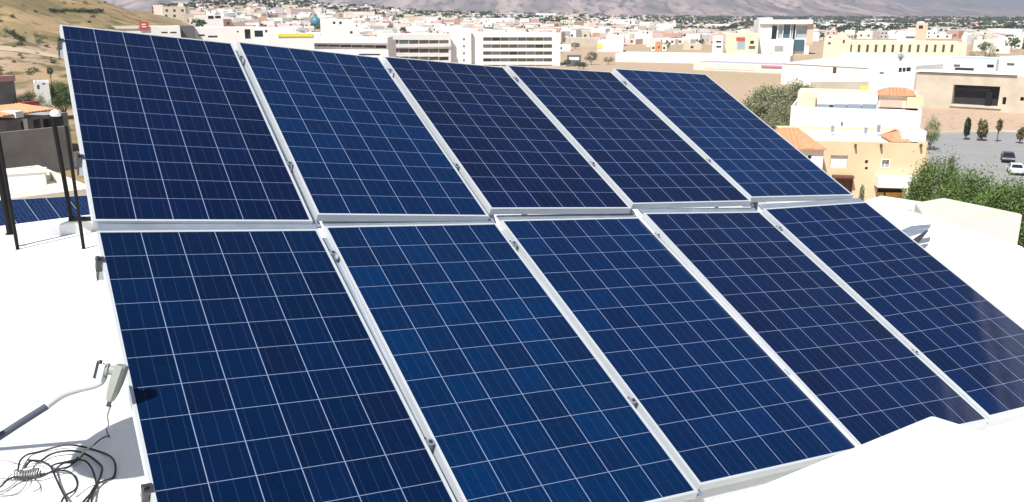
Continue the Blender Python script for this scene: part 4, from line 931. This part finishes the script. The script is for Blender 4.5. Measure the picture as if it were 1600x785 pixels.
for i, (u, vt, D, wd, lab) in enumerate(((924, 80, 380, 26, 'dark tree beside the pale carport right of the hotel'), (951, 88, 385, 22, 'olive tree at the left end of the long white shed'), (886, 92, 368, 18, 'dark tree hard against the right wing of the hotel'), (905, 96, 352, 22, 'low dark tree before the dark carport'), (899, 66, 520, 18, 'green tree before the gray-roofed shed'), (912, 97, 350, 16, 'small tree at the top edge of the fourth panel'))):
    tree('tree', lab, u, vt, D, wd, 'leaf_dark' if i != 1 else 'leaf_olive', 1200, 'trees beside the white hotel', seed=30 + i, trunk=.15)
# scrub on the hillside: individuals sharing a few meshes
SCRUB = [leaf_mesh('scrub', m, 160, 1.1, 1.1, .8, .65, .22, 50 + i, nclump=12, loose=.45) for i, m in enumerate(('leaf_dark', 'leaf_olive', 'leaf_dry', 'leaf_olive'))]
def scrub(u, v, s, dark=False):
    g = ground(u, v, 900)
    if g.length > 700: return
    k = 0 if dark else rnd.randrange(4); o = bpy.data.objects.new('shrub', SCRUB[k]); COL.objects.link(o); o.location = g; o.scale = (s, s, s * .85); o.rotation_euler.z = rnd.uniform(0, 6)
    tag(o, ['dark green scrub bush on the dry hillside', 'olive scrub bush on the dry hillside', 'straw-coloured scrub bush on the dry hillside', 'olive scrub bush on the dry hillside'][k], 'shrub', 'scrub on the dry hillside')
for i in range(26): scrub(80 + i * 3.2 + rnd.uniform(-1, 1), 19 + rnd.uniform(-1.4, 1) + i * .04, rnd.uniform(.45, .9), True)
for i in range(80): scrub(rnd.uniform(-30, 240), rnd.uniform(3, 125) ** 1, rnd.uniform(.25, .8))
for u, v in ((8, 49), (14, 52), (24, 58), (30, 62), (33, 64), (62, 66), (70, 60), (58, 58), (48, 114), (55, 112), (45, 117), (20, 54)): scrub(u, v, rnd.uniform(.5, 1.0))

# ------------------------------------------------------------------ cars on the turning circle
def car(u, v, rz, paint, label):
    g = ground(u, v); root = empty('car', (g.x, g.y, g.z + .06), rz, label, 'car', 'cars parked on the turning circle')
    prof = [(-2.15, .42), (-2.2, .62), (-2.1, .82), (-1.2, .92), (-.55, 1.38), (.75, 1.42), (1.55, .98), (2.1, .93), (2.2, .70), (2.15, .36)]
    b = MB(); n = len(prof); vs = []
    for y, k in ((-.82, .96), (-.88, 1), (.88, 1), (.82, .96)):
        for x, z in prof:
            t = .80 if z > 1.2 else (.93 if z > .95 else 1)
            vs.append((x, y * t, .32 + (z - .32) * (k if abs(y) < .85 else 1)))
    fs = [tuple(range(n)), tuple(range(3 * n, 4 * n))[::-1]] + [(r * n + i, (r + 1) * n + i, (r + 1) * n + (i + 1) % n, r * n + (i + 1) % n) for r in range(3) for i in range(n)]
    b.add(vs, fs); b.build('body', paint, root)
    def quad(name, q, m='dark_glass'):
        bb = MB(); c = Vector([sum(p[i] for p in q) / 4 for i in range(3)]); nr = (Vector(q[1]) - Vector(q[0])).cross(Vector(q[2]) - Vector(q[0])).normalized()
        if nr.dot(c - Vector((0, 0, .8))) < 0: nr = -nr
        v0 = [Vector(p) + nr * .012 for p in q]; v1 = [Vector(p) - nr * .01 for p in q]; bb.add(v0 + v1, [(0, 1, 2, 3), (7, 6, 5, 4)] + [(i, (i + 1) % 4, 4 + (i + 1) % 4, 4 + i) for i in range(4)]); bb.build(name, m, root)
    quad('windscreen', [(-1.15, -.72, .97), (-1.15, .72, .97), (-.60, .60, 1.35), (-.60, -.60, 1.35)]); quad('rear_window', [(1.5, -.70, 1.02), (1.5, .70, 1.02), (.82, .60, 1.38), (.82, -.60, 1.38)])
    for s in (-1, 1):
        quad('side_window', [(-1.0, .80 * s, 1.0), (1.3, .80 * s, 1.0), (.72, .71 * s, 1.33), (-.52, .71 * s, 1.33)])
        for x in (-1.35, 1.35):
            b = MB(); b.tube([(x, s * .70, .33), (x, s * .90, .33)], .33, 14); wh = b.build('wheel', 'tyre', root); b = MB(); b.tube([(x, s * .89, .33), (x, s * .91, .33)], .19, 10); b.build('rim', 'galvanised', wh)
        b = MB(); b.box((-2.2, s * .62 - .16, .62), (-2.1, s * .62 + .16, .76)); b.build('headlight', 'pale_glass', root); b = MB(); b.box((2.1, s * .62 - .16, .70), (2.21, s * .62 + .16, .84)); b.build('tail_light', 'red_lamp', root)
car(1586, 272, R(68), 'car_white', 'white car nearest on the turning circle'); car(1574, 253, R(64), 'car_dark', 'dark car with a pale windscreen behind the white car on the turning circle')

# ------------------------------------------------------------------ the town
PAL = [((.80, .79, .76), 'white')] * 4 + [((.76, .71, .62), 'cream')] * 3 + [((.68, .54, .46), 'peach'), ((.62, .48, .44), 'dusty pink'), ((.60, .53, .40), 'straw-coloured'), ((.48, .46, .43), 'gray-beige'), ((.52, .30, .22), 'brick-red')]
def town_mesh(seed):
    g = random.Random(seed); b = MB(); w_, d_, h = g.uniform(8, 13), g.uniform(8, 12), g.choice((3.4, 3.6, 6.3, 6.6))
    b.box((-w_ / 2, -d_ / 2, -1.5), (w_ / 2, d_ / 2, h - .35), 0)
    t = .2
    for A, B in (((-w_ / 2, -d_ / 2), (w_ / 2, -d_ / 2 + t)), ((-w_ / 2, d_ / 2 - t), (w_ / 2, d_ / 2)), ((-w_ / 2, -d_ / 2 + t), (-w_ / 2 + t, d_ / 2 - t)), ((w_ / 2 - t, -d_ / 2 + t), (w_ / 2, d_ / 2 - t))): b.box((*A, h - .349), (*B, h), 0)
    b.box((-w_ / 2 + t, -d_ / 2 + t, h - .349), (w_ / 2 - t, d_ / 2 - t, h - .3), 2)
    for z in ([.9, 3.8] if h > 5 else [.9]):
        for i in range(g.choice((2, 3))):
            x = -w_ / 2 + w_ * (i + .5) / 3 + g.uniform(-.4, .4); b.box((x - .65, -d_ / 2 - .03, z), (x + .65, -d_ / 2 + .05, z + 1.3), 1)
    for s in (-1, 1): b.box((s * w_ / 2 - .04, -.8, .9), (s * w_ / 2 + .04, .8, 2.2), 1)
    if g.random() < .7: x, y = g.uniform(-w_ / 3, w_ / 3), g.uniform(0, d_ / 3); b.box((x - 1.4, y - 1.3, h - .3), (x + 1.4, y + 1.3, h + 1.9), 0)
    if g.random() < .6: x, y = g.uniform(-w_ / 3, w_ / 3), g.uniform(-d_ / 3, 0); b.lathe([(.55, h - .3), (.55, h + .9), (.2, h + 1.1)], Matrix.Translation((x, y, 0)), 8, 3)
    o = b.build('town_house', ['town_wall', 'town_window', ('roof_white', 'roof_gray', 'roof_cream', 'terracotta')[seed % 4], ('black_steel', 'frame_white')[seed % 2]]); me = o.data; bpy.data.objects.remove(o); return me
TM = [town_mesh(s) for s in range(8)]
TOPLINE = [(90, 37), (370, 66), (600, 88), (793, 100), (880, 100), (881, 76), (960, 76), (961, 79), (1185, 79), (1186, 68), (1290, 64), (1291, 61), (1514, 61), (1515, 86), (1700, 86)]
def line_at(u):
    for (a, p), (b, q) in zip(TOPLINE, TOPLINE[1:]):
        if a <= u <= b: return p + (q - p) * (u - a) / max(1, b - a)
    return 37
PRE = []
BLOCK = [(0, 240, 0, 200), (150, 305, 30, 70), (500, 560, 47, 60), (884, 936, 62, 110), (1150, 1190, 64, 90)]
for _o in list(bpy.data.objects):
    if _o.type == 'EMPTY' and _o.parent is None and _o.get('category') in ('hotel', 'office', 'building', 'house', 'shed', 'church', 'chapel', 'shop', 'mission_building', 'water tank') and _o.location.length > 250: PRE.append((_o.location.x, _o.location.y, 9))
def free(u, v): return not any(a < u < b and c < v < d for a, b, c, d in BLOCK)
def sky_line(u): return lut(u, [(240, 17), (300, 13), (350, 9), (420, 6), (480, 10), (560, 15), (700, 24), (870, 29), (1150, 31), (1600, 33)])
placed = list(PRE)
def okd(p, r):
    return all((p.x - q[0]) ** 2 + (p.y - q[1]) ** 2 > (r + q[2]) ** 2 for q in placed)
def zone(u): return 'on the crowded slope left of the hotel' if u < 720 else ('on the valley floor behind the vacant lot' if u < 1240 else 'in the far town right of the office block')
cnt = 0; tries = 0
while cnt < 262 and tries < 9000:
    tries += 1
    u = rnd.uniform(262, 1640); v0, v1 = sky_line(u) + 1.5, min(line_at(u), 84); v = v0 + (v1 - v0) * rnd.random() ** .8
    if not free(u, v): continue
    g = ground(u, v, 2600)
    D = math.hypot(g.x, g.y)
    if D > 1750 or D < (460 if u < 720 else 260) or not okd(g, 5.2): continue
    placed.append((g.x, g.y, 5.2)); k = rnd.randrange(8); c, cn = rnd.choice(PAL); o = bpy.data.objects.new('town_house', TM[k]); COL.objects.link(o)
    az = math.atan2(g.x, g.y); o.location = (g.x, g.y, zg(g.x, g.y)); o.rotation_euler.z = -az + rnd.choice((0, 0, math.pi / 2, .5, -.4)) + rnd.uniform(-.15, .15); o.color = (*c, 1)
    s = 1 + max(0, D - 900) / 4000; o.scale = (s, s, s)
    tag(o, f'small {cn} flat-roofed house {zone(u)}', 'house', f'{cn} town houses {zone(u)}'); cnt += 1
# the rest of the town as one mass
def town_mass():
    b = MB(); cols = []; n = 0; t = 0; r2 = random.Random(5)
    while n < 3600 and t < 26000:
        t += 1
        u = r2.uniform(258, 1660); v0, v1 = sky_line(u) - .5, min(line_at(u), 70); v = v0 + (v1 - v0) * r2.random() ** 1.5
        if not free(u, v): continue
        g = ground(u, v, 3400); D = math.hypot(g.x, g.y)
        if D > 3100 or D < (480 if u < 720 else 380) or not okd(g, 3.2): continue
        placed.append((g.x, g.y, 3.5)); c = r2.choice(PAL)[0]; a = -math.atan2(g.x, g.y) + r2.choice((0, 0, .5, -.4, 1.57)) + r2.uniform(-.15, .15)
        w_, d_, h = r2.uniform(7, 14), r2.uniform(7, 12), r2.choice((3.3, 3.6, 6.2, 6.6))
        if D > 800 and r2.random() < .05: w_ *= 2.6; h += 2
        z = zg(g.x, g.y); T = Matrix.Translation((g.x, g.y, z)) @ Matrix.Rotation(a, 4, 'Z')
        b.box((-w_ / 2, -d_ / 2, -1.5), (w_ / 2, d_ / 2, h), 0, T); cols += [c] * 4 * 0
        rc = r2.choice(((.78, .77, .74), (.7, .66, .58), (.4, .4, .4), (.50, .20, .10), (.72, .70, .66)))
        f = [c] * 6; f[1] = rc; cols += f
        for i in range(2):
            x = -w_ / 4 + w_ / 2 * i; b.box((x - .9, -d_ / 2 - .06, h * .3), (x + .9, -d_ / 2 + .1, h * .3 + 1.6), 0, T); cols += [(.05, .05, .055)] * 6
        n += 1
    o = b.build('town_houses', 'town_mass'); at = o.data.color_attributes.new('tint', 'FLOAT_COLOR', 'CORNER'); arr = np.ones((len(o.data.loops), 4), np.float32); cc = np.array(cols, np.float32); arr[:, :3] = np.repeat(cc, 4, 0); at.data.foreach_set('color', arr.ravel())
    tag(o, 'countless pale houses of the far town spreading to the foot of the mountains', 'town', kind='stuff')
town_mass()
# town trees: individuals first, then the far cover
TT = [leaf_mesh('town_tree', m, 130, 2.6, 2.6, 2.2, 3.2, .62, 80 + i, nclump=14, loose=.42) for i, m in enumerate(('leaf_dark', 'leaf_olive', 'leaf_green', 'leaf_dark'))]
cnt = 0; tries = 0
while cnt < 210 and tries < 6000:
    tries += 1
    u = rnd.uniform(250, 1640); v0, v1 = sky_line(u) + 2, min(line_at(u), 100); v = v0 + (v1 - v0) * rnd.random()
    if not free(u, v): continue
    g = ground(u, v, 2600); D = math.hypot(g.x, g.y)
    if D > 2200 or D < 240: continue
    k = rnd.randrange(4); o = bpy.data.objects.new('town_tree', TT[k]); COL.objects.link(o); s = rnd.uniform(.7, 1.35) * (1 + max(0, D - 900) / 2500); o.location = (g.x, g.y, zg(g.x, g.y)); o.scale = (s, s, s * rnd.uniform(.8, 1.3)); o.rotation_euler.z = rnd.uniform(0, 6)
    cn = ('dark green', 'olive', 'fresh green', 'dark green')[k]; tag(o, f'small {cn} tree between the houses {zone(u)}', 'tree', f'{cn} town trees {zone(u)}'); cnt += 1
def far_cover():
    vs = []; n = 0; r2 = random.Random(8)
    V, nn = leaves(40, 1, 1, .75, .6, .34, 3, nclump=9, loose=.5)
    for t in range(4600):
        u = r2.uniform(235, 1660); u = u if r2.random() < .45 else r2.uniform(1050, 1660); v0 = sky_line(u); v = v0 + (26 if u > 1050 else 16) * r2.random() ** 1.3
        if not free(u, v): continue
        g = ground(u, v, 3600); D = math.hypot(g.x, g.y)
        if D < 650 or D > 3300: continue
        s = r2.uniform(2, 4.4) * (1 + D / 3000); a = r2.uniform(0, 6); c_, s_ = math.cos(a), math.sin(a)
        P = V * s; P = np.stack([P[:, 0] * c_ - P[:, 1] * s_ + g.x, P[:, 0] * s_ + P[:, 1] * c_ + g.y, P[:, 2] + zg(g.x, g.y)], 1); vs.append(P); n += nn
    v = np.concatenate(vs); me = bpy.data.meshes.new('tree_cover'); me.vertices.add(4 * n); me.vertices.foreach_set('co', v.ravel()); me.loops.add(4 * n); me.polygons.add(n); me.loops.foreach_set('vertex_index', np.arange(4 * n)); me.polygons.foreach_set('loop_start', np.arange(n) * 4); me.update(calc_edges=True); me.materials.append(MATS['leaf_dark'])
    o = bpy.data.objects.new('tree_cover', me); COL.objects.link(o); tag(o, 'dark green tree cover scattered through the far town', 'trees', kind='stuff')
far_cover()
